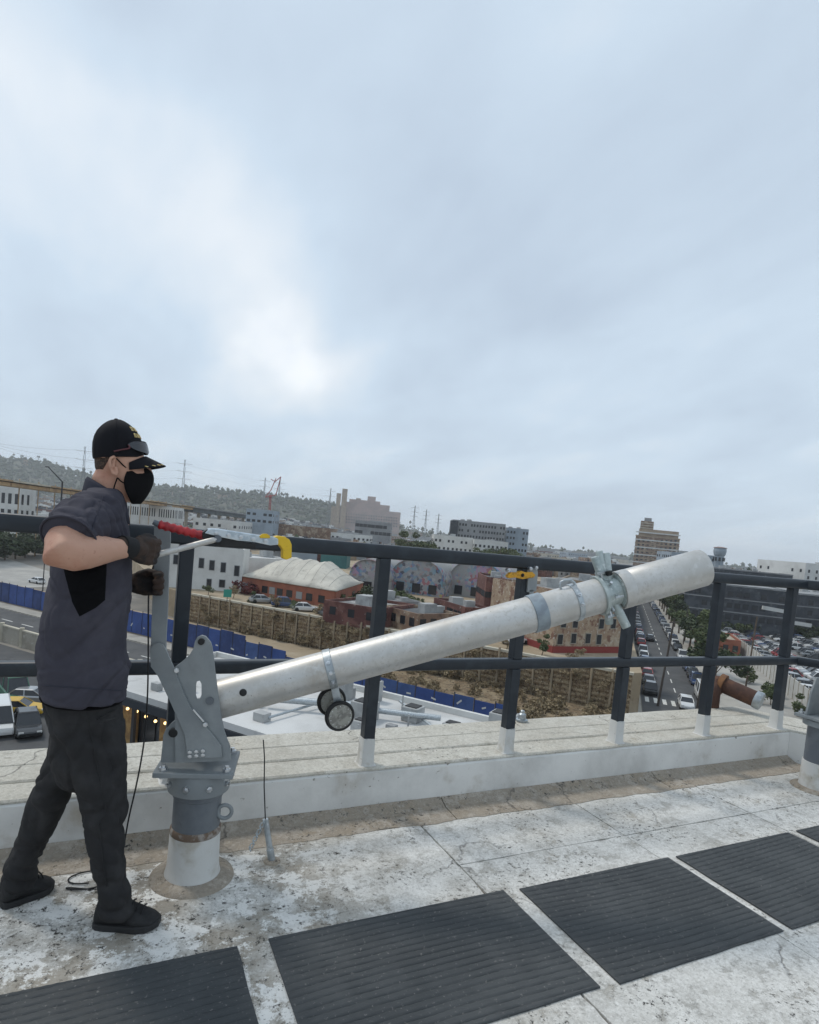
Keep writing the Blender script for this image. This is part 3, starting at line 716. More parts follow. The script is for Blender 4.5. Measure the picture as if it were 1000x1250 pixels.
# ---- skin: head, neck, both arms and the trunk under the shirt as one surface
mb = MB()
HY = 2.50
head = [(612, 157, 172, .024), (607, 149, 177, .040), (600, 143, 179.5, .052), (592, 134, 180.5, .060), (584, 124, 181, .066), (576, 118, 180.5, .071),
        (569, 116.5, 178.5, .074), (562, 116, 176.5, .076), (554, 115.5, 175, .077), (545, 115.5, 173.5, .077), (536, 116.5, 171, .074), (527, 120.5, 165, .064), (520, 127, 157, .046), (516.5, 134, 150, .025)]
mb.rings([row(py, L, R, hd, HY, 28, 2.15) for py, L, R, hd in head])
limb(mb, [(o3(131, 640, HY), .075), (o3(130.5, 622, HY), .066), (o3(131.5, 604, HY), .0605), (o3(135, 585, HY), .060)], 22)
limb(mb, [(o3(176, 566, HY), .009), (o3(180.5, 573, HY), .0125), (o3(183.5, 580, HY), .0135)], 12)          # nose
limb(mb, [(o3(172, 562.5, HY-.042), .009), (o3(174.5, 561, HY-.018), .010), (o3(174.5, 561, HY+.018), .010), (o3(172, 562.5, HY+.042), .009)], 10)   # brow
limb(mb, [(o3(165, 575.5, HY-.056), .014), (o3(173, 577, HY-.042), .014)], 10)                              # cheekbone
mb.rings([row(py, L, R, hd, HY, 24) for py, L, R, hd in ((850, 60, 148, .14), (760, 62, 150, .15), (680, 70, 150, .17), (640, 85, 146, .18), (622, 100, 144, .14), (612, 112, 148, .07))])
limb(mb, [(RSH+Vector((0, .03, -.03)), .055), (RMID, .060), (REL+(RMID-REL)*.4, .060), (REL, .0575), (REL+(RWR-REL)*.16, .0605), (REL+(RWR-REL)*.38, .0585), (REL+(RWR-REL)*.62, .049), (REL+(RWR-REL)*.85, .037), (RWR, .033), (RWR+(RWR-REL).normalized()*.03, .032)], 22)
limb(mb, [(LSH, .075), (LSH+(LEL-LSH)*.5, .06), (LEL, .052), (LEL+(LWR-LEL)*.3, .056), (LEL+(LWR-LEL)*.7, .042), (LWR, .033)], 20)
def skin_d(p, n): return .0012*noise.noise(p*40)+.0016*noise.noise(p*14)
body = remeshed(mb, 'body', m_skin, man, .0062, 5, skin_d)
# ear
em = MB(); ec = lambda x, y, o=0: o3(x, y, HY-.0785+o)
er = [(139, 557.5), (135.5, 559), (134, 563), (134.5, 568), (136, 573), (138.5, 578), (141.5, 579.5), (142.5, 576), (141.5, 571)]
limb(em, [(ec(x, y, -.006-.004*(k in (1, 2, 3))), .0052 if k < 5 else .0058) for k, (x, y) in enumerate(er)], 10)
limb(em, [(ec(143, 561, .004), .005), (ec(140, 558.5, .0), .0055), (ec(139, 557.5, -.004), .005)], 8)
limb(em, [(ec(139, 562, .002), .006), (ec(138, 568, .002), .0065), (ec(140, 574, .002), .006), (ec(142.5, 572, .004), .006)], 8)
remeshed(em, 'ear', m_skin, body, .0022, 3)
eye = MB().sphere(o3(171.5, 567.5, HY-.036), .0115, 14, 10).build('eye', mat('eye white', (.6, .56, .52), .25), body, smooth=True)
MB().sphere(o3(173.3, 567.6, HY-.0385), .0062, 12, 8).build('iris', mat('eye iris', (.02, .012, .008), .2), eye, smooth=True)
# cropped hair below the cap
hb = MB()
def hring(py, L, R, hd, a0, a1, off=.002, n=26):
    PL, PR = ony(L, py, HY), ony(R, py, HY); c = (PL+PR)/2; a = (PR-PL)/2; s = 1+off/a.length
    return [c+a*(math.cos(R_(a0+(a1-a0)*k/n))*s)+Vector((0, (hd+off)*math.sin(R_(a0+(a1-a0)*k/n)), 0)) for k in range(n+1)]
hs = [hring(552, 115.5, 175, .077, 110, 250), hring(558, 115.7, 176, .077, 112, 248), hring(564, 116, 177, .0755, 118, 242), hring(570, 116.5, 178.5, .074, 128, 232), hring(576, 118, 180.5, .071, 140, 220, .0005)]
for r in hs: hb.v += [tuple(p) for p in r]
for i in range(4):
    for k in range(26): hb.f.append((i*27+k, i*27+k+1, (i+1)*27+k+1, (i+1)*27+k))
ho = hb.build('hair', m_hair, man, smooth=True); ho.modifiers.new('s', 'SOLIDIFY').thickness = .002

# ---- shirt
sb = MB()
trs = [(596, 106, 146, .085), (601, 99, 150, .135), (608, 92, 153, .175), (618, 84, 154.5, .200), (634, 76, 156, .212), (655, 69, 158, .212), (680, 63.5, 161.5, .206), (700, 60, 161.5, .20), (725, 55.5, 160, .195),
       (750, 52, 159, .19), (775, 49.5, 158, .188), (800, 47.5, 157, .19), (822, 45.5, 156.5, .193), (838, 44.5, 157, .196), (846, 45, 157, .197)]
sb.rings([row(py, L, R, hd, HY, 36, 2.35) for py, L, R, hd in trs])
limb(sb, [(o3(112, 632, 2.40), .098), (o3(101, 638, 2.32), .094), (o3(90, 648, 2.255), .088)], 24)
sb.tube([o3(101, 638, 2.32), o3(90, 648, 2.255), o3(84.5, 655, 2.222), o3(83.5, 656.3, 2.217)], [.09, .086, .084, .083], 24)
limb(sb, [(o3(112, 632, 2.62), .095), (LSH, .09), (LSH+(LEL-LSH)*.45, .085)], 20)
arm_ax = (REL-RSH).normalized()
def crease(n, w=.07): return -math.exp(-(n/w)**2)
def shirt_d(p, n):
    x, y, z = p
    cz = max(0, min(1, (1.42-z)/.1))
    d0 = .0075*crease(noise.noise((x*4.5-z*3.4, y*2.2, z*2.6+x*1.5)), .055)*cz+.0035*crease(noise.noise((x*7+z*6+4, y*3.5, z*8-x*8)), .06)+.004*crease(noise.noise((x*5+9, y*5, z*15-x*5)), .11)*max(0, 1-abs(z-.86)/.2)
    d = .0055*noise.noise((x*7+z*4, y*5, z*5-x*6))+.0022*noise.noise((x*22+z*14, y*12, z*14-x*9))+.0012*noise.noise(p*45)
    # long drag folds from the raised arm down the side
    w = max(0, min(1, (1.28-z)/.15))*max(0, min(1, (z-.70)/.25))
    d += w*.013*(.6-abs(noise.noise((x*8-z*5.5, y*3, z*1.8+x*2)))*2.2)
    w3 = max(0, 1-abs(z-.98)/.22); d += w3*.009*noise.noise((x*4+z*3, y*4, z*17-x*12))
    # bunching above the hem
    w2 = max(0, 1-abs(z-.80)/.12); d += w2*.010*noise.noise((x*5, y*5, z*34))
    # creases of the sleeve
    q = p-RSH; s = q.dot(arm_ax); rad = (q-arm_ax*s).length
    d += d0
    if rad < .14 and s > -.06: d += .006*crease(noise.noise((s*22, rad*4, math.atan2(q.z, q.x))), .12)+.0085*noise.noise((s*40, rad*6, math.atan2(q.z, q.x)*1.3))
    return d
shirt = remeshed(sb, 'shirt', m_shirt, man, .0068, 5, shirt_d)
# sleeve hem and seams
sh0, sh1 = o3(86.5, 652.3, 2.232), o3(83.8, 656.2, 2.219)
dsl = (sh1-sh0).normalized()
def ringpts(c, ax, r, n=30):
    u = ax.orthogonal().normalized(); v = ax.cross(u); return [c+(u*math.cos(2*math.pi*k/n)+v*math.sin(2*math.pi*k/n))*r for k in range(n)]
MB().tube(ringpts(sh1, dsl, .0835), .0042, 6, closed=True).build('sleeve_hem', m_shirt, shirt, smooth=True)
# collar: stand and turned-down leaf
cb = MB(); NN = 40; rowsc = []
for lv in range(5):
    ring = []
    for k in range(NN+1):
        a = R_(16+328*k/NN); bk = (1-math.cos(a))/2           # 0 front, 1 back
        cx = 131+(-23 if bk > .5 else 21)*abs(math.cos(a))
        py_top = 584+(1-bk)*30; drop = [0, -2, 1, 12, 24][lv]*(1.0 if lv < 3 else (.62+.5*(1-bk)))
        out = [0, .004, .010, .018, .024][lv]
        P = o3(cx, py_top+drop+(bk*3 if lv > 2 else 0), HY); c0 = o3(131, py_top+drop, HY)
        rad = Vector((P.x-c0.x, 0, P.z-c0.z)); hdd = .066+out
        ring.append(c0+rad*(1+out/max(.02, .066))+Vector((0, -math.sin(a)*hdd, 0)))
    rowsc.append(ring)
for r in rowsc: cb.v += [tuple(p) for p in r]
for i in range(4):
    for k in range(NN): cb.f.append((i*(NN+1)+k, i*(NN+1)+k+1, (i+1)*(NN+1)+k+1, (i+1)*(NN+1)+k))
co = cb.build('collar', m_collar, man, smooth=True); md = co.modifiers.new('s', 'SOLIDIFY'); md.thickness = .0035; md.offset = 0
# flat black patch cut from the shirt mesh, just proud of its side
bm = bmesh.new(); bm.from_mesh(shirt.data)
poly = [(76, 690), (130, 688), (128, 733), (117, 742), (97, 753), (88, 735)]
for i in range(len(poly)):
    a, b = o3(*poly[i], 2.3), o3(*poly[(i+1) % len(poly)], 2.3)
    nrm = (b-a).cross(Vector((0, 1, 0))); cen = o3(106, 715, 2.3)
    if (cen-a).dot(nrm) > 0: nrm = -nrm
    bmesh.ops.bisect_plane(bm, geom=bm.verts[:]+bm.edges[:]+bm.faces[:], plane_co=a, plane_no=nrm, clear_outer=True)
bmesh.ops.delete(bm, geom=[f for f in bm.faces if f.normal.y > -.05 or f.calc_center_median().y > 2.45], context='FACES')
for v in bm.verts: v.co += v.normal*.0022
me = bpy.data.meshes.new('side_patch'); bm.to_mesh(me); bm.free(); me.materials.clear(); me.materials.append(m_flatblack); me.shade_smooth()
inst(me, 'side_patch', shirt)

# ---- trousers
tb = MB()
tb.rings([row(py, L, R, hd, 2.51, 30, 2.2) for py, L, R, hd in ((832, 52, 151, .165), (845, 52, 149.5, .17), (866, 54.5, 148, .178), (895, 58.5, 152, .182), (925, 60, 155, .178), (948, 66, 152, .15), (960, 78, 140, .10))])
nl = [(880, 66, 151, .088, 2.445), (905, 68, 153.5, .098, 2.435), (925, 74, 155, .100, 2.43), (945, 83, 156.5, .098, 2.42), (966, 91, 157.5, .095, 2.415), (990, 98, 156, .089, 2.405), (1015, 101.5, 153, .085, 2.40), (1040, 106, 152.5, .081, 2.39), (1065, 112, 156, .078, 2.38), (1088, 117, 161, .076, 2.372), (1104, 117, 165, .075, 2.368), (1117, 116.5, 164, .074, 2.366)]
tb.rings([row(py, L, R, hd, Y, 28, 2.15) for py, L, R, hd, Y in nl])
fl = [(880, 62, 140, .088, 2.585), (910, 60, 125, .095, 2.59), (932, 55, 110, .096, 2.595), (950, 44, 98, .094, 2.60), (970, 35.5, 87, .090, 2.61), (990, 29, 78, .086, 2.625), (1015, 22, 65, .082, 2.64), (1038, 14, 55, .079, 2.655), (1058, 4, 47, .078, 2.668), (1073, 0, 46, .078, 2.675), (1082, -1, 45, .077, 2.678)]
tb.rings([row(py, L, R, hd, Y, 28, 2.15) for py, L, R, hd, Y in fl])
def pants_d(p, n):
    x, y, z = p
    d = .008*crease(noise.noise((x*5+z*2, y*4, z*4-x*3)), .05)+.005*crease(noise.noise((x*6-z*3+7, y*4, z*11+x*7)), .1)+.009*crease(noise.noise((x*4+3, y*5, z*19+x*4)), .13)*max(0, 1-(z-.1)/.3)+.005*noise.noise((x*9+z*3, y*6, z*7))+.002*noise.noise((x*24+z*8, y*18, z*22-x*8))+.001*noise.noise(p*60)
    far = y > 2.52
    za = .09 if not far else .10
    w = max(0, 1-(z-za)/.26); d += w*.010*noise.noise((x*7, y*7, z*27+x*5))                     # stacked folds at the ankle
    w = max(0, 1-abs(z-.50)/.14); d += w*.012*noise.noise((x*10, y*4, z*26-x*14))                # knee
    w = max(0, 1-abs(z-.74)/.16); d += w*.015*noise.noise((x*6-z*4, y*3, z*20+x*16))             # hip and crotch drag lines
    return d
trousers = remeshed(tb, 'trousers', m_pants, man, .0068, 4, pants_d)
# belt line and back pocket welt
MB().tube([q+Vector((0, 0, 0)) for q in row(848, 50.5, 151.5, .180, 2.51, 40, 2.2)], .0065, 8, closed=True).build('belt', m_flatblack, trousers, smooth=True)
pk = [o3(x, y, 2.325) for x, y in ((120, 882), (128, 880), (138, 877.5), (146, 876))]
MB().tube(pk, .0035, 8).build('pocket_welt', m_pants, trousers, smooth=True)

# trouser side seam, shirt placket and shoulder seam
def skim(pts, Yn, off=.004):
    out = []
    for (x, y, o) in pts:
        org = CP; d = ray(x, y).normalized(); hit, loc, nrm, idx = o.ray_cast(o.matrix_world.inverted() @ org, d)
        if hit: out.append(loc+nrm*off)
    return out
bpy.context.view_layer.update()
sm_ = skim([(104+2.2*k-(.9*k if k > 12 else 0), 862+k*11, trousers) for k in range(21)], 0, .0012)
if len(sm_) > 3: MB().tube(sm_, .0024, 6).build('side_seam', m_pants, trousers, smooth=True)
sm_ = skim([(118+2.4*k, 878-1.2*k, trousers) for k in range(11)], 0, .001)
if len(sm_) > 3: MB().tube(sm_, .0032, 6).build('pocket_edge', m_pants, trousers, smooth=True)
sm_ = skim([(126-1.2*k, 606+k*3.5, shirt) for k in range(14)], 0, .0008)
if len(sm_) > 3: MB().tube(sm_, .0022, 6).build('sleeve_seam', m_collar, shirt, smooth=True)
sm_ = skim([(50.5+.02*k, 834+.25*k, shirt) if False else (50+k*5.2, 836.5+(k*.35), shirt) for k in range(21)], 0, .0006)
if len(sm_) > 3: MB().tube(sm_, .0020, 6).build('hem_stitch', m_collar, shirt, smooth=True)
# ---- shoes
def shoe(heel, toe, h_ank, tilt=0):
    d = (toe-heel); L = d.length; d.normalize(); s = Vector((-d.y, d.x, 0)); up = Vector((0, 0, 1))
    mb = MB(); rr = []
    prof = [(.0, .030, .012, .070), (.03, .039, .012, .098), (.10, .042, .012, .112), (.22, .043, .012, .118), (.36, .043, .012, .112), (.50, .046, .012, .094), (.64, .050, .012, .076), (.78, .050, .013, .062), (.90, .043, .015, .051), (.97, .028, .018, .043), (1.0, .012, .021, .035)]
    for u, w, z0, z1 in prof:
        c = heel+d*(L*u); ring = []
        for k in range(20):
            a = 2*math.pi*k/20; co, si = math.cos(a), math.sin(a); q = (abs(co)**2.6+abs(si)**2.6)**(-1/2.6)
            zz_ = (z0+z1)/2+(z1-z0)/2*si*q; ww = w*(1-.28*max(0, si))
            ring.append(c+s*(ww*co*q)+up*(zz_+tilt*u*L))
        rr.append(ring)
    mb.rings(rr)
    sh = remeshed(mb, 'shoe', m_shoe, man, .005, 3, lambda p, n: .0012*noise.noise(p*60))
    out = []
    for u, w in ((-.02, .012), (-.01, .03), (.05, .041), (.2, .046), (.4, .047), (.55, .051), (.7, .054), (.84, .050), (.95, .036), (1.01, .018)): out.append((u, w))
    pl2 = [(u, w) for u, w in out]+[(u, -w) for u, w in out[::-1]]
    so_ = MB().prism(pl2, lambda u, w, t: heel+d*(L*u)+s*w+up*(t+tilt*u*L+(.010*max(0, u-.8)*5 if u > .8 else 0)), .0015, .026).build('sole', m_sole, sh, bevel=.005)
    for k in range(5):
        u = .40+k*.085; zt = [.113, .103, .092, .083, .075][k]
        c = heel+d*(L*u)+up*(zt+.001+tilt*u*L)
        MB().tube([c+s*.030-up*.008, c+s*.012+up*.0015, c-s*.012+up*.0015, c-s*.030-up*.008], .003, 6).build('lace', m_cuff, sh, smooth=True)
    return sh
hN, tN = onz(117, 1128, .012), onz(195, 1133, .012); hN.z = 0; tN.z = 0
hN.y = 2.42; tN.y = 2.335
shoe(hN, tN, .12)
hF = onz(0, 1101, .02); tF = onz(64, 1077, .02); hF.z = tF.z = 0
shoe(hF, tF, .12)

# ---- face mask
kb = MB(); NA = 22; ms = [(571.5, 158, 177.5, .062), (575, 155.5, 183, .067), (580, 152.5, 186, .070), (588, 150.5, 186.5, .071), (596, 151.5, 183.5, .067), (604, 154.5, 179.5, .059), (611, 158.5, 175, .045), (615, 161, 171, .028)]
for py, rr_, fr_, hd in ms:
    A, B = o3(rr_, py, HY), o3(fr_, py, HY)
    for k in range(NA+1):
        a = R_(-90+180*k/NA); ridge = 1+.05*max(0, math.cos(a))**10
        kb.v.append(tuple(A+(B-A)*(math.cos(a)*ridge)+Vector((0, hd*math.sin(a), 0))))
for i in range(len(ms)-1):
    for k in range(NA): kb.f.append((i*(NA+1)+k, i*(NA+1)+k+1, (i+1)*(NA+1)+k+1, (i+1)*(NA+1)+k))
mk = kb.build('face_mask', m_mask, man, smooth=True)
mm_ = mk.modifiers.new('u', 'SUBSURF'); mm_.levels = 1; mm_.render_levels = 1
mm_ = mk.modifiers.new('s', 'SOLIDIFY'); mm_.thickness = .003; mm_.offset = 0
for sg in (-1, 1):
    ys_ = HY+sg*.0775
    MB().tube(smoothpts([o3(157, 573, HY+sg*.064), o3(151, 568.5, ys_-sg*.003), o3(146, 563.5, ys_+sg*.003), o3(142, 559.5, ys_+sg*.003)], 4), .0024, 6).build('ear_strap', m_mask, mk, smooth=True)
    MB().tube(smoothpts([o3(152, 590, HY+sg*.070), o3(147, 587, HY+sg*.071), o3(143.5, 583.5, ys_-sg*.004), o3(142, 587, HY+sg*.069), o3(139.5, 594, HY+sg*.067), o3(137.5, 603, HY+sg*.066)], 4), .0026, 6).build('ear_strap', m_mask, mk, smooth=True)

# ---- cap
pb_ = MB()
cr_ = [(559.5, 113.2, 174.5, .0835), (556, 112.6, 175.6, .0855), (548, 112.2, 175.2, .0868), (540, 112.6, 173.6, .0862), (532, 114.5, 170.3, .0825), (525, 118.2, 165.5, .0745), (519.5, 123.5, 159.5, .062), (515.5, 130, 153, .045), (513.2, 136, 147.5, .026), (512.5, 141, 143, .006)]
pb_.rings([row(py, L, R, hd, HY, 36, 2.1) for py, L, R, hd in cr_])
cap = pb_.build('cap', m_cap, man, smooth=60)
MB().sphere(o3(142, 512.3, HY), .008, 10, 6, (1, 1, .6)).build('button', m_cap, cap, smooth=True)
for k in range(6):
    a = R_(30+60*k); line = []
    for py, L, R, hd in cr_[1:]:
        PL, PR = ony(L, py, HY), ony(R, py, HY); c = (PL+PR)/2; ax = (PR-PL)/2
        line.append(c+ax*(math.cos(a)*1.006)+Vector((0, hd*1.006*math.sin(a), 0)))
    MB().tube(line, .0016, 5).build('seam', m_cap, cap, smooth=True)
bv = MB(); nu, nv = 18, 9
def brim_pt(u, v, dz=0):
    a = u*R_(66); root = o3(143.5, 552.5, HY)+Vector((math.cos(a)*.0965, math.sin(a)*.0855, 0))
    ln = .067*(1-abs(u)**3.2)+.002
    p = root+Vector((math.cos(a*.45)*ln*v, math.sin(a*.45)*ln*v, -.026*v-.036*u*u*(1-.1*v)))
    p.z += dz; return p
for sgn in (0, -.004):
    for i in range(nu+1):
        for j in range(nv+1): bv.v.append(tuple(brim_pt(-1+2*i/nu, j/nv, sgn)))
w_ = nv+1; off = (nu+1)*w_
for i in range(nu):
    for j in range(nv):
        a = i*w_+j; bv.f.append((a, a+1, a+w_+1, a+w_)); bv.f.append((off+a, off+a+w_, off+a+w_+1, off+a+1))
for i in range(nu): a = i*w_+nv; bv.f.append((a, off+a, off+a+w_, a+w_))
for j in range(nv):
    a = j; bv.f.append((a, off+a, off+a+1, a+1)); a = nu*w_+j; bv.f.append((a, a+1, off+a+1, off+a))
brim = bv.build('brim', m_cap, cap, smooth=40)
gl = MB()
def leaf(c, d, s, n, L, Wd):
    pts = [(0, 0), (.25, .8), (.45, .55), (.6, 1), (.8, .5), (1, 0), (.8, -.5), (.6, -1), (.45, -.55), (.25, -.8)]
    gl.prism(pts, lambda u, v, t: c+d*(u*L)+s*(v*Wd)+n*t, .0003, .0018)
for u in (-.92, -.78, -.64, -.50, -.36, -.22, .22, .36, .50, .64, .78, .92):
    for v in (.88,):
        if abs(u) < .3 or abs(u) > .8: continue
        p = brim_pt(u, v); q = brim_pt(u+.06, v); r_ = brim_pt(u, v+.08)
        d = (q-p).normalized(); s = (r_-p).normalized(); n = d.cross(s)
        if n.z < 0: n = -n
        leaf(p, (d*.8+s*(.5 if v > .7 else -.4)).normalized(), s, n, .013, .0036)
gl.build('gold_leaves', m_gold, brim)
edge = [brim_pt(-1+2*i/40, 1.0, -.002) for i in range(41)]
MB().tube(edge, .0022, 6).build('brim_piping', m_cap, brim, smooth=True)
# gold lettering block on the front of the crown
tx = MB()
def crown_pt(a, py):
    for i in range(len(cr_)-1):
        if cr_[i][0] >= py >= cr_[i+1][0]:
            f = (cr_[i][0]-py)/(cr_[i][0]-cr_[i+1][0]); L, R, hd = [cr_[i][k]+(cr_[i+1][k]-cr_[i][k])*f for k in (1, 2, 3)]
            PL, PR = ony(L, py, HY), ony(R, py, HY); c = (PL+PR)/2; ax = (PR-PL)/2
            return c+ax*math.cos(a)*1.008+Vector((0, hd*1.008*math.sin(a), 0))
for li, (py0, n_) in enumerate(((523, 6), (531, 8))):
    for k in range(n_):
        a0 = R_(-44+88*k/n_); a1 = R_(-44+88*(k+.62)/n_)
        for (fa, fb, ya, yb) in ((0, .3, 0, 1), (.7, 1, 0, 1), (.3, .7, .4, .62) if k % 2 else (.3, .7, 0, .22)):
            A0, A1 = a0+(a1-a0)*fa, a0+(a1-a0)*fb
            q = [crown_pt(A0, py0+5*ya), crown_pt(A1, py0+5*ya), crown_pt(A1, py0+5*yb), crown_pt(A0, py0+5*yb)]
            nn = (q[1]-q[0]).cross(q[3]-q[0]).normalized(); 
            if nn.x < 0: nn = -nn
            tx.add([p+nn*.0003 for p in q]+[p+nn*.002 for p in q], [(0, 1, 2, 3), (4, 5, 6, 7), (0, 1, 5, 4), (1, 2, 6, 5), (2, 3, 7, 6), (3, 0, 4, 7)])
tx.build('gold_lettering', m_gold, cap)

# ---- sunglasses pushed up on the peak
sg_ = empty('sunglasses', o3(176, 545, HY)); tag(sg_, 'dark sunglasses perched on the front of the black cap', 'sunglasses')
m_lens = mat('dark lens', (.012, .014, .02), .08, spec=.8)
gc = o3(143.5, 543.5, HY)
def shield(a, f):
    return gc+Vector((math.cos(a)*(.108-.012*f), math.sin(a)*(.092-.004*f), -.022+.044*f))
for s in (-1, 1):
    mb = MB(); n_ = 14
    for off_ in (0, .003):
        for i in range(n_+1):
            t_ = i/n_; a = s*R_(4+68*t_); hh_ = (1-(2*t_-1)**4)*.5*(1-.35*t_)
            for f in (.5-hh_, .5-hh_*.4, .5+hh_*.4, .5+hh_):
                q_ = shield(a, f); q_ += (q_-gc).normalized()*off_; mb.v.append(tuple(q_))
    o_ = (n_+1)*4
    for i in range(n_):
        for k in range(3):
            a = i*4+k; mb.f.append((a, a+1, a+5, a+4)); mb.f.append((o_+a, o_+a+4, o_+a+5, o_+a+1))
    lens = mb.build('lens', m_lens, sg_, smooth=40)
    MB().tube([shield(s*R_(4+68*i/16), .5+(1-(2*i/16-1)**4)*.5*(1-.35*i/16)+.03) for i in range(17)], .0028, 6).build('frame', m_cap, sg_, smooth=True)
    MB().tube(smoothpts([shield(s*R_(70), .5), o3(158, 547, HY+s*.0885), o3(148, 549, HY+s*.0905), o3(139, 551, HY+s*.0905)], 4), .003, 6).build('temple', mat('maroon temple', (.09, .02, .025), .4), sg_, smooth=True)
MB().tube([shield(-R_(5), .6), shield(0, .66), shield(R_(5), .6)], .0028, 6).build('bridge', m_cap, sg_, smooth=True)

# ---- gloves: palm, four curled fingers, thumb
def fist(name, wrist, fdir, spread, curl, size=1.0):
    """fdir: forearm direction; spread: index-to-little direction; curl: direction the fingers bend towards"""
    f, s, c = fdir.normalized(), spread.normalized(), curl.normalized(); k = size
    mb = MB()
    limb(mb, [(wrist-f*.03*k, .034*k), (wrist+f*.005*k, .033*k), (wrist+f*.03*k, .034*k)], 18)
    for j, w in enumerate((-.033, -.011, .011, .033)):
        limb(mb, [(wrist+f*.015*k+s*w*.55*k, .020*k), (wrist+f*.05*k+s*w*.9*k, .0195*k), (wrist+f*.084*k+s*w*k, .0165*k)], 12)
        ln = (.94, 1.04, 1.0, .82)[j]; K = wrist+f*.086*k+s*w*1.02*k
        a = K+(f*.62+c*.78).normalized()*.036*ln*k
        b = a+(f*-.25+c*.97).normalized()*.026*ln*k
        e = b+(f*-.92+c*.35).normalized()*.022*ln*k
        limb(mb, [(K, .0145*k), (a, .0128*k)], 12); limb(mb, [(a, .0128*k), (b, .012*k)], 12); limb(mb, [(b, .012*k), (e, .0105*k)], 12)
    T0 = wrist+f*.028*k-s*.030*k+c*.012*k; T1 = T0+(f*.75-s*.42+c*.45).normalized()*.042*k; T2 = T1+(f*.72+s*.10+c*.68).normalized()*.034*k
    limb(mb, [(T0, .0185*k), (T1, .0145*k)], 12); limb(mb, [(T1, .0142*k), (T2, .0115*k)], 12)
    g = remeshed(mb, name, m_glove, man, .0036, 3, lambda p, n: .0013*noise.noise(p*70)+.0008*noise.noise(p*160))
    MB().tube([wrist-f*.040*k, wrist-f*.034*k, wrist-f*.006*k, wrist+f*.006*k], [.0355*k, .0365*k, .0365*k, .035*k], 24).build('cuff', m_cuff, g, smooth=50)
    return g
wr = o3(160, 669, 2.315)
gr = fist('glove', wr, o3(196, 676, 2.40)-wr, Vector((-.10, .12, -1)), Vector((.28, .95, .05)), 1.04)
wl = o3(160, 712, 2.64)
fist('glove', wl, o3(192, 711, 2.60)-wl, Vector((.05, -.1, -1)), Vector((.25, -.95, 0)), 1.04)
# ================================================================== GROUND, STREETS
random.seed(21)
m_ground = mat('city ground', (.17, .155, .135), .95, var=[((.24, .22, .19), .02, .4, .6), ((.10, .10, .095), .05, .5, .7), ((.30, .28, .25), .3, .55, .75)])
m_asph = mat('asphalt', (.062, .063, .065), .9, var=[((.085, .085, .085), .25, .4, .65), ((.045, .045, .047), .9, .55, .75)])
m_lot = mat('lot asphalt', (.13, .13, .13), .9, var=[((.19, .185, .175), .12, .4, .65), ((.09, .09, .09), .6, .55, .75)])
m_lotw = mat('pale concrete', (.30, .29, .27), .9, var=((.38, .365, .335), .2, .4, .65))
m_tan = mat('tan earth', (.30, .235, .155), .95, var=[((.38, .31, .22), .15, .4, .65), ((.20, .15, .10), .5, .55, .75)], bump=(.8, .6, .3))
m_paint = mat('road paint', (.62, .61, .57), .8, var=((.4, .39, .36), 2, .5, .7))
m_walk = mat('pavement concrete', (.36, .34, .30), .9, var=((.27, .255, .23), .5, .45, .7))
def sheet(name, pts, z, M, th=None, kind='structure', label=None):
    o = MB().prism([(p[0], p[1]) for p in pts], lambda u, v, t: (u, v, t), z-(th or .02), z).build(name, M)
    return tag(o, label, kind=kind)
g_ = MB(); NG = 40; ext_ = 9000
for j in range(NG+1):
    for i in range(NG+1):
        g_.v.append((-ext_+2*ext_*i/NG, -3000+(ext_+3000)*j/NG, GZ))
for j in range(NG):
    for i in range(NG): a = j*(NG+1)+i; g_.f.append((a, a+1, a+NG+2, a+NG+1))
tag(g_.build('ground', m_ground), kind='structure')
Fd, Gd = Vector((.582, -.813, 0)), Vector((.813, .582, 0))
fg = lambda a, b, z=GZ: Fd*a+Gd*b+Vector((0, 0, z))
Sd, Nd = Vector((.710, .704, 0)), Vector((.704, -.710, 0))
sn = lambda a, b, z=GZ: Sd*a+Nd*b+Vector((0, 0, z))
# raised ground behind the retaining wall
plat = [fg(-84, 76), fg(-10, 77), (58.5, 53.0), (80, 75.5), (132, 124), (250, 240), (250, 420), (20, 420), (4, 200), (9, 122)]
tag(MB().prism([(p[0], p[1]) for p in plat], lambda u, v, t: (u, v, t), GZ, PZ).build('raised_ground', m_tan), kind='structure')
sheet('road', [fg(-170, 46.5), fg(-2, 46.5), fg(-2, 58), fg(-170, 58)], GZ+.03, m_asph)
sheet('road', [fg(-300, 75), fg(-135, 63), fg(-135, 92), fg(-300, 130)], GZ+.03, m_lotw)
sheet('parking_ground', [(-40, 20), (8, 20), fg(-36, 44), fg(-140, 44)], GZ+.03, m_asph)
sheet('pavement', [fg(-170, 58.2), fg(-2, 58.2), fg(-2, 61), fg(-170, 61)], GZ+.15, m_walk, .15)
sheet('earth_bank', [fg(-170, 62), fg(-54, 62), fg(-48, 75), fg(-84, 75), fg(-170, 75)], GZ+.35, m_tan, .4)
m_scrub = mat('brown scrub ground', (.20, .14, .08), .95, var=[((.31, .24, .15), .9, .42, .6), ((.085, .06, .036), 1.8, .50, .62), ((.43, .36, .25), 3.5, .58, .68)], bump=(2, 1, .4))
sheet('scrub_bank', [fg(-53.9, 62), fg(-2, 62), fg(-2, 75), fg(-47.9, 75)], GZ+.35, m_scrub, .4)
def dash(a, b, w, z=GZ+.034):
    return MB().beam(Vector((a[0], a[1], z)), Vector((b[0], b[1], z)), w, .006)
for k in range(26): tag(dash(fg(-150+k*5.5, 53.2), fg(-147+k*5.5, 53.2), .22).build('road_marking', m_paint), kind='structure')
tag(dash(fg(-170, 47.2), fg(-10, 47.2), .15).build('road_marking', m_paint), kind='structure')
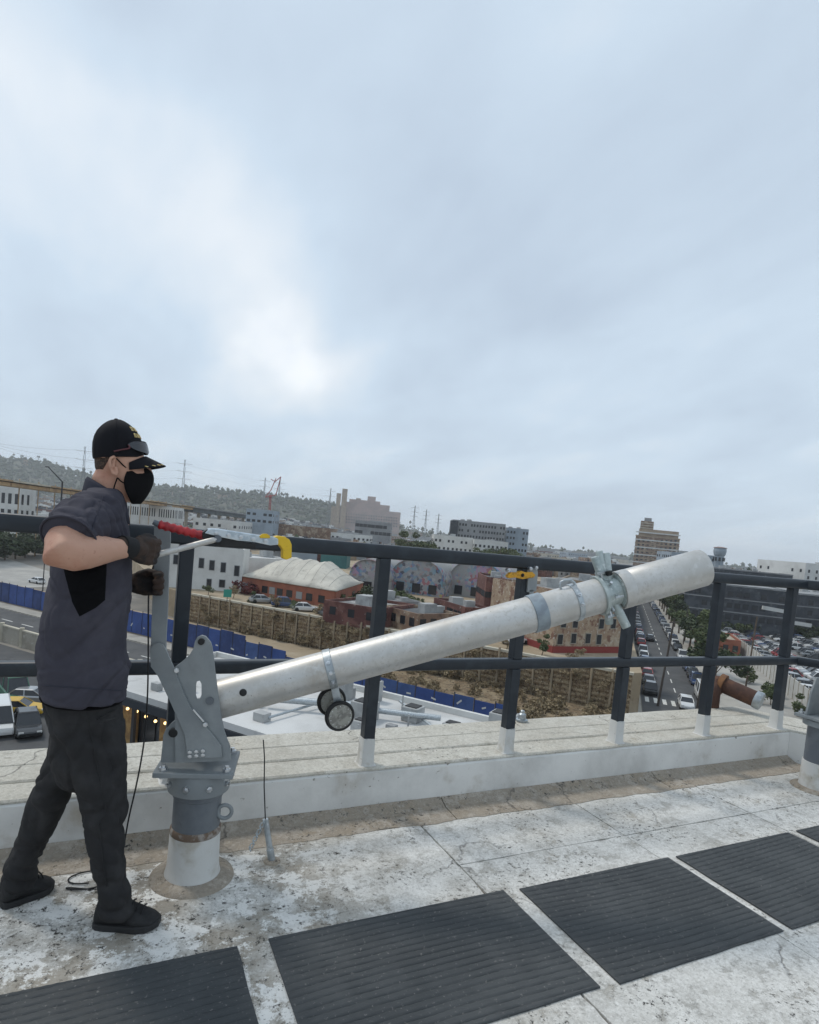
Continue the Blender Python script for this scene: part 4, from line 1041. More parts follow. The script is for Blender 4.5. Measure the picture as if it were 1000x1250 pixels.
sheet('street', [sn(40, 4.2), sn(520, 4.2), sn(520, 13.8), sn(40, 13.8)], GZ+.03, m_asph)
sheet('pavement', [sn(40, 13.95), sn(520, 13.95), sn(520, 17), sn(40, 17)], GZ+.15, m_walk, .15)
sheet('pavement', [sn(40, .5), sn(520, .5), sn(520, 4.05), sn(40, 4.05)], GZ+.15, m_walk, .15)
sheet('car_park', [sn(88, 26.5), sn(190, 26.5), sn(236, 130), sn(88, 130)], GZ+.03, m_lot)
sheet('yard_ground', [sn(70, 17.1), sn(190, 17.1), sn(190, 26.3), sn(70, 26.3)], GZ+.03, m_lotw)
for k in range(40): tag(dash(sn(88+k*7, 9.0), sn(91+k*7, 9.0), .16).build('road_marking', m_paint), kind='structure')
for k in range(8): tag(dash(sn(86, 4.9+k*1.1), sn(89, 4.9+k*1.1), .5).build('crossing_stripe', m_paint), kind='structure')
for k in range(31): tag(dash(sn(100.4+k*2.85, 27.2), sn(100.4+k*2.85, 37.6), .12).build('bay_line', m_paint), kind='structure')

# ================================================================== WALLS AND FENCES
m_blue = mat('blue hoarding', (.022, .055, .205), .6, var=[((.03, .075, .26), .4, .4, .65), ((.014, .035, .14), 1.5, .55, .75)])
m_lag = mat('timber lagging', (.225, .155, .088), .95, var=[((.34, .26, .16), 1.3, .42, .60), ((.10, .068, .04), 3.2, .50, .62), ((.48, .40, .28), 6.0, .57, .66), ((.09, .065, .042), 9, .58, .66)], bump=(4, 1, .25), stretch=(1, 1, .8))
m_pile = mat('soldier pile', (.34, .27, .18), .9, var=((.30, .24, .17), 1, .4, .6))
m_cream = mat('cream kerb', (.50, .46, .37), .9, var=((.38, .34, .27), .5, .45, .7))
m_conc = mat('site concrete', (.33, .30, .25), .9, var=[((.24, .215, .175), .5, .42, .65), ((.42, .39, .33), 1.3, .55, .7)])
m_dpost = mat('dark post', (.03, .03, .032), .7)
blues = [m_blue, m_blue, mat('faded blue hoarding', (.045, .09, .24), .65, var=((.03, .065, .19), .8, .4, .65)), mat('navy hoarding', (.014, .035, .13), .6, var=((.025, .055, .18), .9, .45, .65))]
hoard = empty('blue_hoarding', fg(-60, 61.5)); tag(hoard, 'long blue construction hoarding along the road below', 'fence')
for k in range(43):
    a = -122+k*2.4
    if k in (19,): continue
    p0, p1 = fg(a+.05, 61.5+.5*math.sin(a*.05)), fg(a+2.35, 61.5+.5*math.sin((a+2.4)*.05))
    zt = GZ+(3.5 if a < -58 else 2.7 if a < -50 else 2.05)+random.uniform(-.14, .14)
    MB().beam(p0+Vector((0, 0, (zt-GZ)/2+.1)), p1+Vector((0, 0, (zt-GZ)/2+.1)), .06, zt-GZ-.1).build('panel', random.choice(blues), hoard)
    MB().beam(p0+Vector((0, 0, .3)), p0+Vector((0, 0, zt-GZ+.25)), .1, .1, (1, 0, 0)).build('post', m_dpost, hoard)
m_wmark = mat('white marking', (.55, .55, .53), .8)
for k in range(26):
    a = -100+k*3.1+random.uniform(-.3, .3); p = fg(a, 61.43+.5*math.sin(a*.05), GZ+.9+random.uniform(0, .5))
    MB().beam(p, p+Fd*random.uniform(.25, .6)+Vector((0, 0, random.uniform(-.2, .5))), .02, .18).build('paint_mark', m_wmark, hoard)
shor = empty('retaining_wall', fg(-45, 75.6)); tag(shor, 'brown timber lagged retaining wall with upright piles behind the hoarding', 'wall')
for k in range(31):
    a = -84+k*2.4
    rr = []
    for i in range(33):
        for_ = i/32
        z = GZ+(PZ-GZ)*for_
        st_ = .10 if (i//2) % 2 else 0.0
        rr.append([fg(a+.15, 75.5+.15*noise.noise((a, z, 3))+st_, z), fg(a+2.25, 75.5+.15*noise.noise((a+2.4, z, 3))+st_, z), fg(a+2.25, 76.0, z), fg(a+.15, 76.0, z)])
    MB().rings(rr).build('lagging', m_lag, shor)
    MB().beam(fg(a, 75.4, GZ), fg(a+random.uniform(-.1, .1), 75.4, PZ+random.uniform(-.1, .6)), .2, .2, (1, 0, 0)).build('pile', m_pile, shor)
    MB().beam(fg(a, 75.9, PZ+.15), fg(a+2.3, 75.9, PZ+.15), .7, .3).build('capping', m_cream, shor)
# brush growing on the wall
def leaf_mesh(name, n, rad, size, seed, M, flat=.8, lobes=7):
    random.seed(seed); mb = MB()
    cs = [(Vector((random.gauss(0, .45), random.gauss(0, .45), random.gauss(0, .38))), random.uniform(.35, .6)) for _ in range(lobes)]
    for _ in range(n):
        c, r = random.choice(cs); d = Vector((random.gauss(0, 1), random.gauss(0, 1), random.gauss(0, 1))).normalized()
        p = (c+d*r*random.uniform(.55, 1.05)); p = Vector((p.x*rad, p.y*rad, p.z*rad*flat))
        u = Vector((random.gauss(0, 1), random.gauss(0, 1), random.gauss(0, .6))).normalized(); v = u.cross(Vector((random.gauss(0, 1), random.gauss(0, 1), random.gauss(0, 1))).normalized())
        if v.length < .1: continue
        v.normalize(); s = size*random.uniform(.6, 1.3)
        mb.add([p-u*s, p-v*s*.55, p+u*s, p+v*s*.55], [(0, 1, 2, 3)])
    me = mb.mesh(name); me.materials.append(M); return me
m_leafd = mat('dark green leaves', (.030, .045, .020), .8, var=((.055, .075, .03), .6, .4, .62))
m_leafm = mat('mid green leaves', (.060, .085, .030), .8, var=((.095, .115, .045), .6, .4, .62))
m_leafg = mat('grey green leaves', (.055, .068, .045), .85, var=((.085, .095, .065), .4, .4, .62))
m_brush = mat('dry brush', (.20, .15, .085), .9, var=((.30, .235, .14), .7, .4, .6))
m_leafr = mat('dark red leaves', (.13, .025, .025), .85, var=((.08, .02, .02), .8, .4, .6))
m_bark = mat('bark', (.09, .065, .045), .9, var=((.14, .105, .075), 3, .4, .6))
leaves = {'d': [leaf_mesh('crown', 900, 1, .13, s, m_leafd) for s in (1, 2, 3)], 'm': [leaf_mesh('crown', 900, 1, .13, s+5, m_leafm) for s in (1, 2, 3)],
          'g': [leaf_mesh('crown', 800, 1, .14, s+9, m_leafg) for s in (1, 2)], 'b': [leaf_mesh('brush', 420, 1, .14, s+19, m_brush, .6) for s in (1, 2, 3)], 'r': [leaf_mesh('crown', 500, 1, .14, 33, m_leafr, .7)]}
def tree(p, h, r, kind, label, group=None, name='tree'):
    t = empty(name, p); tag(t, label, 'tree', group)
    th = h-r*.9; rr = [p+Vector((0, 0, -.1)), p+Vector((random.uniform(-.2, .2), 0, th*.5)), p+Vector((random.uniform(-.3, .3), random.uniform(-.3, .3), th+r*.2))]
    mb = MB().tube(rr, [.035*h, .024*h, .012*h], 7)
    for k in range(4):
        a = random.uniform(0, 6.28); mb.tube([rr[1]+(rr[2]-rr[1])*(k/5), rr[2]+Vector((math.cos(a)*r*.5, math.sin(a)*r*.5, random.uniform(-.1, .4)*r))], [.012*h, .005*h], 5)
    mb.build('trunk', m_bark, t)
    inst(random.choice(leaves[kind]), 'crown', t, p+Vector((0, 0, h-r*.75)), (0, 0, random.uniform(0, 6.28)), (r, r, r))
    return t
brl = empty('dry_brush', fg(-40, 75.2)); tag(brl, 'dry brown brush clinging to the timber retaining wall', 'brush', kind='stuff')
for k in range(150):
    a = -80+k*1.5+random.uniform(-.5, .5) if k < 46 else random.uniform(-50, -6); z = GZ+random.uniform(.6, 4.6) if k < 46 else GZ+.5
    inst(leaves['b'][k % 3], 'brush', brl, fg(a, 75.2 if k < 46 else random.uniform(62.5, 75), z), (random.uniform(-.4, .4), random.uniform(-.4, .4), random.uniform(0, 6)), [random.uniform(.6, 1.3)]*3)
# left: low concrete wall with piers
lw = empty('concrete_wall', fg(-90, 45)); tag(lw, 'tan concrete wall with piers beside the curving road', 'wall')
for k in range(24):
    a = -140+k*4.6
    if a > -38: break
    MB().beam(fg(a+.35, 45, GZ+1.05), fg(a+4.25, 45, GZ+1.05), .28, 2.1).build('panel', m_conc, lw)
    MB().beam(fg(a, 45, GZ), fg(a, 45, GZ+2.5), .55, .5, (1, 0, 0)).build('pier', m_cream, lw)
    MB().beam(fg(a+.35, 45, GZ+2.2), fg(a+4.25, 45, GZ+2.2), .42, .18).build('capping', m_cream, lw)
# right: white wall between yard and car park
ww = empty('white_wall', sn(125, 25.8)); tag(ww, 'white panelled boundary wall sloping beside the car park', 'wall')
m_wpan = mat('white panel', (.52, .52, .50), .8, var=((.40, .395, .37), .5, .45, .7))
for k in range(30):
    a = 84+k*2.5
    MB().beam(sn(a+.1, 25.8, GZ+1.5), sn(a+2.4, 25.8, GZ+1.5), .12, 3.0).build('panel', m_wpan, ww)
    MB().beam(sn(a, 25.8, GZ), sn(a, 25.8, GZ+3.25), .2, .2, (1, 0, 0)).build('post', m_conc, ww)

# ================================================================== BUILDINGS
m_glass = mat('dark window', (.018, .021, .026), .2, spec=.6)
m_unit = mat('roof unit', (.38, .385, .38), .6, var=((.26, .265, .265), .6, .42, .65))
WALLS = {'white': mat('white render', (.60, .60, .58), .85, var=((.50, .495, .475), .25, .4, .7)),
         'cream': mat('cream render', (.48, .43, .34), .85, var=((.38, .34, .27), .25, .4, .7)),
         'grey': mat('grey render', (.27, .275, .28), .85, var=((.20, .205, .21), .25, .4, .7)),
         'dark': mat('dark cladding', (.022, .028, .037), .6, var=[((.055, .064, .076), .35, .48, .60), ((.10, .11, .12), .7, .60, .68)]),
         'brick': mat('orange brick', (.30, .105, .062), .9, var=((.22, .08, .05), .6, .4, .65)),
         'red': mat('maroon brick', (.095, .035, .030), .9, var=[((.17, .075, .06), .5, .46, .60), ((.26, .22, .19), 1.3, .60, .70)]),
         'brown': mat('brown brick', (.20, .125, .085), .9, var=[((.36, .28, .20), .35, .46, .58), ((.11, .065, .045), .8, .52, .64), ((.45, .40, .33), 1.6, .60, .68)]),
         'teal': mat('teal cladding', (.02, .10, .105), .7, var=((.03, .13, .13), .4, .4, .6)),
         'pink': mat('pinkish stone', (.40, .30, .27), .85, var=((.32, .25, .23), .06, .4, .6)),
         'tan': mat('tan stone', (.34, .26, .18), .85, var=((.26, .19, .13), .2, .4, .65)),
         'blue': mat('pale blue render', (.30, .35, .40), .85, var=((.24, .28, .32), .2, .4, .65))}
ROOFS = {'white': mat('white roof', (.58, .58, .57), .85, var=[((.45, .45, .44), .15, .4, .65), ((.30, .30, .29), .6, .58, .75)]),
         'grey': mat('grey roof', (.25, .25, .245), .9, var=[((.17, .17, .17), .15, .4, .65), ((.38, .38, .37), .5, .55, .65), ((.08, .08, .08), .9, .60, .66)]),
         'dark': mat('dark roof', (.075, .08, .085), .85, var=((.11, .115, .12), .15, .4, .65)),
         'tan': mat('tan roof', (.36, .32, .25), .9, var=((.28, .245, .19), .15, .4, .65))}
def bldg(name, label, cat, A, B, depth, z0, z1, wall='white', roof='grey', win=None, units=2, group=None, parapet=.5, bands=None, sep=False):
    A = Vector((A[0], A[1], 0)); B = Vector((B[0], B[1], 0)); u = (B-A); L = u.length; u.normalize(); v = Vector((-u.y, u.x, 0))
    if v.dot((A+B)/2) < 0: v = -v
    t = empty(name, ((A+B)/2+Vector((0, 0, z0)))); tag(t, label, cat, group)
    M = Matrix((u, v, Vector((0, 0, 1)))).transposed().to_4x4(); M.translation = A
    Wm = WALLS[wall] if isinstance(wall, str) else wall
    mb = MB().box((0, 0, z0-.3), (L, depth, z1-parapet), M)
    w = .3
    mb.box((0, 0, z1-parapet), (L, w, z1), M).box((0, depth-w, z1-parapet), (L, depth, z1), M).box((0, w, z1-parapet), (w, depth-w, z1), M).box((L-w, w, z1-parapet), (L, depth-w, z1), M)
    mb.build('wall', Wm, t, fix=False)
    MB().box((w, w, z1-parapet-.2), (L-w, depth-w, z1-parapet+.05), M).build('roof', ROOFS[roof], t, fix=False)
    if win:
        cols, rows, ww_, wh, zlo, zhi = win
        allw = MB()
        for side in (0, 1):
            nn = cols if side == 0 else max(1, int(cols*depth/L))
            span = L if side == 0 else depth
            for i in range(nn):
                for r in range(rows):
                    if not sep and random.random() < .22: continue
                    c = span*(i+.5)/nn+random.uniform(-.12, .12); z = zlo+(zhi-zlo)*(r+.5)/rows
                    if side == 0: lo, hi = (c-ww_/2, -.06, z-wh/2), (c+ww_/2, .1, z+wh/2)
                    else:
                        right = (A+u*L+v*depth/2); xx = L if True else 0
                        lo, hi = (L-.1, c-ww_/2, z-wh/2), (L+.06, c+ww_/2, z+wh/2)
                    if sep and side == 0:
                        MB().box(lo, hi, M).build('window', m_glass, t, fix=False)
                    else:
                        allw.box(lo, hi, M)
                        if side == 1: allw.box((-.06, lo[1], lo[2]), (.1, hi[1], hi[2]), M)
        if allw.v: tag(allw.build('windows', m_glass, t, fix=False), kind='stuff')
    if bands:
        for (za, zb, M2) in bands: MB().box((-.12, -.12, za), (L+.12, depth+.12, zb), M).build('band', M2, t, fix=False)
    for k in range(units):
        x = random.uniform(.15, .8)*L; y = random.uniform(.2, .8)*depth; s = random.uniform(.8, 2.0)
        MB().box((x, y, z1-parapet+.03), (x+s*1.4, y+s, z1-parapet+s*.9), M).build('roof_unit', m_unit, t, fix=False)
    return t, M
xy = lambda P: (P[0], P[1])
def farb(name, label, cat, x0, x1, ytop, d, depth, wall, roof='grey', win=None, z0=GZ, skew=0, **k):
    """a building whose base is hidden: its sides at bearings x0,x1, its roofline at ytop, d metres off"""
    A, B = dep(x0, ytop, d), dep(x1, ytop, d+skew); z1 = (A.z+B.z)/2
    w = None
    if win: w = (win[0], win[1], win[2], win[3], z1-win[4], z1-.8)
    return bldg(name, label, cat, xy(A), xy(B), depth, z0, z1, wall, roof, w, **k)

# --- on the raised ground
A, B = onz(196, 716, PZ), onz(294, 723, PZ)
t_, Mw = bldg('white_house', 'two storey white building with black windows above the timber wall', 'building', xy(A), xy(B), 16, PZ, PZ+8.3, 'white', 'grey', None, 20)
Lw = (B-A).length
for (x, yv, w_, h_) in ((212,686,.8,1.7),(228,688,.8,1.7),(243,690,.85,1.8),(256,692.5,.85,1.8),(270,695,.85,1.8),(287,699,.85,1.9),(225,709,.8,1.4),(254,713,.8,1.4),(270,714,1.0,1.4),(287,717,.8,1.3)):
    f = (x-196)/98; z = A.z+8.3-(yv-(667+f*7))*(1/742)*A.length*.985
    M = Mw; c = f*Lw
    wn_ = MB().box((c-w_/2-.1, -.05, z-h_/2-.1), (c+w_/2+.1, .05, z+h_/2+.1), M).build('window', WALLS['grey'], t_)
    MB().box((c-w_/2, -.09, z-h_/2), (c+w_/2, .05, z+h_/2), M).build('pane', m_glass, wn_)
A2, B2 = onz(297, 715, PZ), onz(360, 716, PZ)
bldg('white_annex', 'plain white annex wall joined behind the orange brick building', 'building', xy(A2+Vector((2, 8, 0))), xy(B2+Vector((2, 8, 0))), 14, PZ, PZ+5.6, 'white', 'white', None, 3)
# orange brick building with bulging white roof
dl, dn, dr = onz(291, 722, PZ), onz(408, 743, PZ), onz(441, 729, PZ)
ob = empty('brick_workshop', (dl+dr)/2); tag(ob, 'orange brick building under a bulging cream vaulted roof', 'building')
back = dl+(dr-dn); ft = [dl, dn, dr, back]; hw = 3.0
for i in range(4):
    a, b = ft[i], ft[(i+1) % 4]; MB().beam(a+Vector((0, 0, hw/2)), b+Vector((0, 0, hw/2)), .35, hw).build('wall', WALLS['brick'], ob)
m_vault = mat('cream roof sheet', (.55, .52, .45), .85, var=[((.44, .415, .36), .25, .4, .65), ((.36, .335, .29), .8, .56, .68)])
NR = 16; rb = MB()
ud = (dn-dl); vd = (dr-dn)
for i in range(25):
    fu = -.01+1.02*i/24
    ring = []
    for j in range(NR+1):
        fv = -.02+1.04*j/NR
        e = min(1, fu/.30, (1-fu)/.22) if 0 < fu < 1 else 0
        hgt = 3.9*math.sin(math.pi*min(1, max(0, fv)))**.75*max(0, e)**.8*(1+.06*math.cos(fu*34))
        ring.append(dl+ud*fu+vd*fv+Vector((0, 0, hw+.06+hgt)))
    rb.v += [tuple(p) for p in ring]
for i in range(24):
    for j in range(NR): a = i*(NR+1)+j; rb.f.append((a, a+1, a+NR+2, a+NR+1))
rb.build('roof', m_vault, ob, smooth=30).modifiers.new('s', 'SOLIDIFY').thickness = .15
un = ud.normalized()
for i in range(1, 12):                                  # seams over the vault
    fu = i/12; e = min(1, fu/.30, (1-fu)/.22)
    MB().tube([dl+ud*fu+vd*(j/NR)+Vector((0, 0, hw+.16+3.9*math.sin(math.pi*j/NR)**.75*e**.8*(1+.06*math.cos(fu*34)))) for j in range(NR+1)], .14, 5).build('seam', m_vault, ob)
for k, f in enumerate((.08, .17, .30, .38, .46, .56, .66, .76, .88)):
    c = dl+ud*f+Vector((0, 0, 1.3)); nrm = Vector((ud.y, -ud.x, 0)).normalized()
    if nrm.dot(CP-c) < 0: nrm = -nrm
    MB().beam(c-un*.7+nrm*.2, c+un*.7+nrm*.2, .12, 1.3).build('window', m_glass if k % 3 else WALLS['grey'], ob)
for f in (.25, .6):
    c = dn+vd*f+Vector((0, 0, 1.3)); nrm = Vector((vd.y, -vd.x, 0)).normalized()
    if nrm.dot(CP-c) < 0: nrm = -nrm
    MB().beam(c-vd.normalized()*1+nrm*.2, c+vd.normalized()*1+nrm*.2, .12, 1.5).build('window', m_glass, ob)
# green site sign, red bush
gs = onz(277, 735, PZ); sg = empty('site_sign', gs); tag(sg, 'small green site sign on a post above the timber wall', 'sign')
MB().beam(gs, gs+Vector((0, 0, 2.2)), .1, .1, (1, 0, 0)).build('post', m_dpost, sg); MB().beam(gs+Vector((-.65, -.08, 1.5)), gs+Vector((.65, -.08, 1.5)), .06, 1.3).build('board', mat('green board', (.03, .26, .20), .6), sg)
for (x, y, h, r, kd, lb) in ((305, 726, 3.0, 2.3, 'r', 'dark red bush before the orange brick building'), (428, 741, 2.6, 1.8, 'm', 'green bush at the corner of the orange brick building'), (440, 712, 5, 3.2, 'm', 'green tree behind the cream vaulted roof')):
    tree(onz(x, y, PZ), h, r, kd, lb, None, 'shrub' if h < 4 else 'tree')
# teal shed, maroon blocks, muralled vaults
farb('teal_building', 'teal green block behind the cream vaulted roof', 'building', 392, 424, 676, 215, 14, 'teal', 'dark', z0=PZ, units=0)
def mural_mat(seed):
    M = bpy.data.materials.new('painted roof'); M.use_nodes = True; t = M.node_tree; b = t.nodes['Principled BSDF']; b.inputs['Roughness'].default_value = .85
    g = t.nodes.new('ShaderNodeNewGeometry'); vo = t.nodes.new('ShaderNodeTexVoronoi'); vo.inputs['Scale'].default_value = 1.5; t.links.new(g.outputs['Position'], vo.inputs['Vector'])
    n = t.nodes.new('ShaderNodeTexNoise'); n.inputs['Scale'].default_value = .10; n.inputs['Detail'].default_value = 6; t.links.new(g.outputs['Position'], n.inputs['Vector'])
    rp = t.nodes.new('ShaderNodeValToRGB'); rp.color_ramp.interpolation = 'CONSTANT'; t.links.new(vo.outputs['Color'], rp.inputs[0])
    cols = [(.30, .30, .31), (.14, .19, .33), (.36, .24, .34), (.38, .38, .38), (.10, .10, .12), (.34, .15, .17), (.18, .30, .38), (.40, .34, .14)]
    el = rp.color_ramp.elements; el[0].color = (*cols[0], 1); el[1].position = .9; el[1].color = (*cols[7], 1)
    for i in range(1, 7): x = el.new(.18+i*.1); x.color = (*cols[(i+seed) % 7], 1)
    mx = t.nodes.new('ShaderNodeMix'); mx.data_type = 'RGBA'; mr = t.nodes.new('ShaderNodeMapRange'); mr.inputs['From Min'].default_value = .44; mr.inputs['From Max'].default_value = .56; t.links.new(n.outputs['Fac'], mr.inputs['Value'])
    t.links.new(mr.outputs[0], mx.inputs['Factor']); mx.inputs['A'].default_value = (.30, .30, .295, 1); t.links.new(rp.outputs[0], mx.inputs['B']); t.links.new(mx.outputs['Result'], b.inputs['Base Color'])
    return M
def vaultb(x0, x1, yb0, yb1, depth, hw, rise, wall, label, M, name='vaulted_warehouse'):
    A, B = onz(x0, yb0, PZ), onz(x1, yb1, PZ); u = B-A; L = u.length; u.normalize(); v = Vector((-u.y, u.x, 0))
    if v.dot(A) < 0: v = -v
    t = empty(name, (A+B)/2); tag(t, label, 'building', 'painted vaulted warehouses')
    arc = [(0, 0), (0, hw)]+[(L*(1-math.cos(math.pi*k/16))/2, hw+rise*math.sin(math.pi*k/16)**.8) for k in range(1, 16)]+[(L, hw), (L, 0)]
    MB().prism(arc, lambda a, z, tt: A+u*a+v*tt+Vector((0, 0, z)), .5, depth-.5).build('wall', wall, t)
    rr = [(L*(1-math.cos(math.pi*k/16))/2, hw+.15+rise*math.sin(math.pi*k/16)**.8) for k in range(17)]
    mb = MB()
    for tt in (0, depth): mb.v += [tuple(A+u*a+v*tt+Vector((0, 0, z))) for a, z in rr]
    for k in range(16): mb.f.append((k, k+1, 18+k, 17+k))
    mb.build('roof', M, t, smooth=40).modifiers.new('s', 'SOLIDIFY').thickness = .2
    for f in (.2, .5, .8): MB().beam(A+u*(L*f-1)+v*.42+Vector((0, 0, 1.6)), A+u*(L*f+1)+v*.42+Vector((0, 0, 1.6)), .12, 2.2).build('door', m_glass, t)
M1, M2, M3 = mural_mat(0), mural_mat(2), mural_mat(4)
vaultb(424, 470, 722, 727, 30, 2.5, 5.2, M1, 'vaulted warehouse with blue and pink murals behind the brick workshop', M1)
vaultb(474, 540, 722, 730, 34, 2.6, 6.0, M2, 'vaulted warehouse with a yellow mural patch beyond the first rail post', M2)
vaultb(545, 612, 726, 735, 34, 2.8, 6.5, M3, 'broad grey vaulted warehouse next to the maroon brick block', M3)
yp = onz(536, 724, PZ); MB().prism([(2.6*math.cos(k*.7)*(1+.25*(k % 2)), 1.9*math.sin(k*.7)*(1+.3*(k % 2))) for k in range(9)], lambda u, v, t: yp+Vector((u*.8, t-1-u*.5, 2.6+v)), -.1, .1).build('mural_board', mat('yellow mural', (.55, .46, .06), .8), None)
tag(bpy.data.objects['mural_board'], 'bright yellow painted board before the vaulted warehouses', 'mural')
lows = [(462, 505, 768, 760, 10, 3.0, 'red', 'grey', 'low maroon brick shed with grey roof beside the yellow mural'),
        (508, 560, 774, 772, 9, 2.9, 'brown', 'dark', 'low brown brick shed with dark roof behind the mast'),
        (470, 512, 752, 752, 8, 2.6, 'grey', 'grey', 'flat grey roofed shed below the yellow mural'),
        (566, 600, 765, 766, 12, 3.2, 'red', 'grey', 'maroon shed below the broad grey vault'),
        (590, 612, 748, 750, 14, 7.2, 'red', 'dark', 'tall maroon brick block with dark roof'),
        (612, 634, 752, 754, 12, 5.6, 'cream', 'white', 'small cream block beside the amber rail clamp'),
        (640, 690, 757, 757, 12, 4.2, 'cream', 'grey', 'cream block behind the blue grey mast band')]
for (x0, x1, y0, y1, dp, hh, w, r, lb) in lows: bldg('low_building', lb, 'building', xy(onz(x0, y0, PZ)), xy(onz(x1, y1, PZ)), dp, PZ, PZ+hh, w, r, (4, 1, 1.1, 1.2, PZ+.6, PZ+hh-.4), 2)
for (x, y, h, r) in ((446, 735, 3.5, 2.4), (475, 742, 4, 2.6), (490, 742, 3.6, 2.6), (503, 742, 3.2, 2.2)):
    tree(onz(x, y, PZ), h, r, 'm' if x > 460 else 'd', 'round green tree among the sheds before the muralled vaults', 'trees before the muralled vaults')
# brick ruin with red plinth
A, B = onz(674, 797, PZ), onz(765, 797, PZ)
t_, Mr = bldg('brick_mill', 'patchy tan brick mill with small black windows and red plinth', 'building', xy(A), xy(B), 16, PZ, PZ+8.5, mat('patchy mill brick', (.33, .235, .16), .9, var=[((.42, .34, .25), .5, .46, .58), ((.20, .11, .075), .9, .50, .60), ((.50, .45, .38), 2.2, .58, .66)]), 'grey', None, 3, bands=[(PZ, PZ+.9, mat('red plinth', (.22, .035, .028), .8))])
Lr = (B-A).length
for i in range(6):
    for j in range(3):
        if (i*3+j) % 5 == 2: continue
        c = Lr*(i+.5)/6+random.uniform(-.4, .4); z = PZ+1.9+j*2.4+random.uniform(-.2, .2)
        w = MB().box((c-.52, -.06, z-.78), (c+.52, .05, z+.78), Mr).build('window', m_conc, t_); MB().box((c-.4, -.1, z-.65), (c+.4, .05, z+.65), Mr).build('pane', m_glass, w)

# --- white roofed building right below, with a lit patio front
def fgb(a0, a1, b0, b1, z0, z1, M, name, par_, **k):
    Mx = Matrix((Fd, Gd, Vector((0, 0, 1)))).transposed().to_4x4()
    return MB().box((a0, b0, z0), (a1, b1, z1), Mx).build(name, M, par_, **k)
pt = empty('patio_building', fg(-20, 31)); tag(pt, 'white roofed restaurant with lit dark patio front directly below', 'building')
fgb(-37, -2, 27.6, 36.5, GZ, -10.5, WALLS['dark'], 'wall', pt)
fgb(-37.5, -1.5, 25.4, 37, -10.4, -10.0, ROOFS['white'], 'roof', pt)
fgb(-37.4, -1.6, 25.3, 25.6, -10.95, -10.42, WALLS['dark'], 'fascia', pt)
fgb(-37.5, -1.5, 36.7, 37.0, -9.99, -9.6, WALLS['white'], 'roof_edge', pt)
fgb(-37.5, -37.2, 25.6, 36.6, -9.99, -9.6, WALLS['white'], 'roof_edge', pt)
for k in range(9): fgb(-36.8+k*4, -36.55+k*4, 25.45, 25.65, GZ, -10.96, m_dpost, 'patio_post', pt)
m_bulb = bpy.data.materials.new('warm bulb'); m_bulb.use_nodes = True; bb = m_bulb.node_tree.nodes['Principled BSDF']; bb.inputs['Base Color'].default_value = (.8, .6, .3, 1); bb.inputs['Emission Color'].default_value = (1, .68, .28, 1); bb.inputs['Emission Strength'].default_value = 3.0
for k in range(34): MB().sphere(fg(-36.5+k*.9, 25.9, -11.45-.12*math.sin(k*1.3)), .10, 8, 5).build('bulb', m_bulb, pt)
m_warm = mat('varnished wood', (.36, .23, .09), .6, var=((.22, .13, .05), 1.5, .4, .6))
for k in range(8): MB().beam(fg(-36.3+k*4, 26.1, -11.2), fg(-33.4+k*4, 26.1, -11.2), .12, .10).build('strip_light', m_bulb, pt)
for k in range(8): fgb(-36.2+k*4.0, -34.6+k*4.0, 27.2, 27.45, GZ, -11.9, m_warm, 'timber_screen', pt)
fgb(-37, -3, 24.0, 25.3, -14.9, -14.75, ROOFS['white'], 'awning', pt)
fgb(-37, -3, 23.6, 23.95, GZ, -15.0, WALLS['brick'], 'patio_wall', pt)
for k in range(16):
    fgb(-36.4+k*2, -35.0+k*2, 27.5, 27.58, -15.0, -11.8, m_glass if k % 3 else WALLS['tan'], 'window', pt)
for (a, b, sx, sy, h) in ((-20, 31, 1.4, 1.2, 1.1), (-17.5, 33, 1.1, 1.1, .9), (-24, 33.4, 1.8, 1.2, 1.3), (-14, 31.5, 1.0, .9, 1.0), (-27, 30, 1.2, 1.0, .8), (-12.5, 35, 1.6, 1.2, 1.2), (-21.5, 35, .9, .9, 1.4), (-18.6, 29, .8, .8, .7), (-30, 32, 1.5, 1.2, 1.0), (-33.5, 28.5, 1.0, .9, .8)):
    u_ = fgb(a, a+sx, b, b+sy, -9.99, -9.99+h, m_unit, 'roof_unit', pt, bevel=.05)
    fgb(a+.15, a+sx-.15, b+.15, b+sy-.15, -9.989+h, -9.93+h, m_dpost, 'fan_grille', u_)
for (a0, b0, a1, b1, z, r) in ((-25, 29, -20, 31.6, -9.4, .22), (-20.2, 31.7, -15, 33.5, -9.5, .18), (-30, 30, -26, 35, -9.7, .10), (-23, 27, -22.5, 34, -9.75, .08), (-12, 30, -19, 35.5, -9.7, .09)):
    MB().tube([fg(a0, b0, z), fg(a1, b1, z+.1)], r, 10).build('duct', m_galv, pt, smooth=40)
for k in range(16):
    a, b, s_ = random.uniform(-34, -8), random.uniform(26.5, 35), random.uniform(.35, .9); fgb(a, a+s_*1.3, b, b+s_, -9.99, -9.99+s_*random.uniform(.5, 1.2), random.choice((m_unit, m_unit, m_dpost, WALLS['grey'])), 'roof_unit', pt, bevel=.03)
for k in range(12):
    p = fg(random.uniform(-34, -10), random.uniform(27, 35.5), -9.99); MB().tube([p, p+Vector((0, 0, random.uniform(.5, 1.3)))], .06, 6).build('vent_pipe', m_unit, pt)

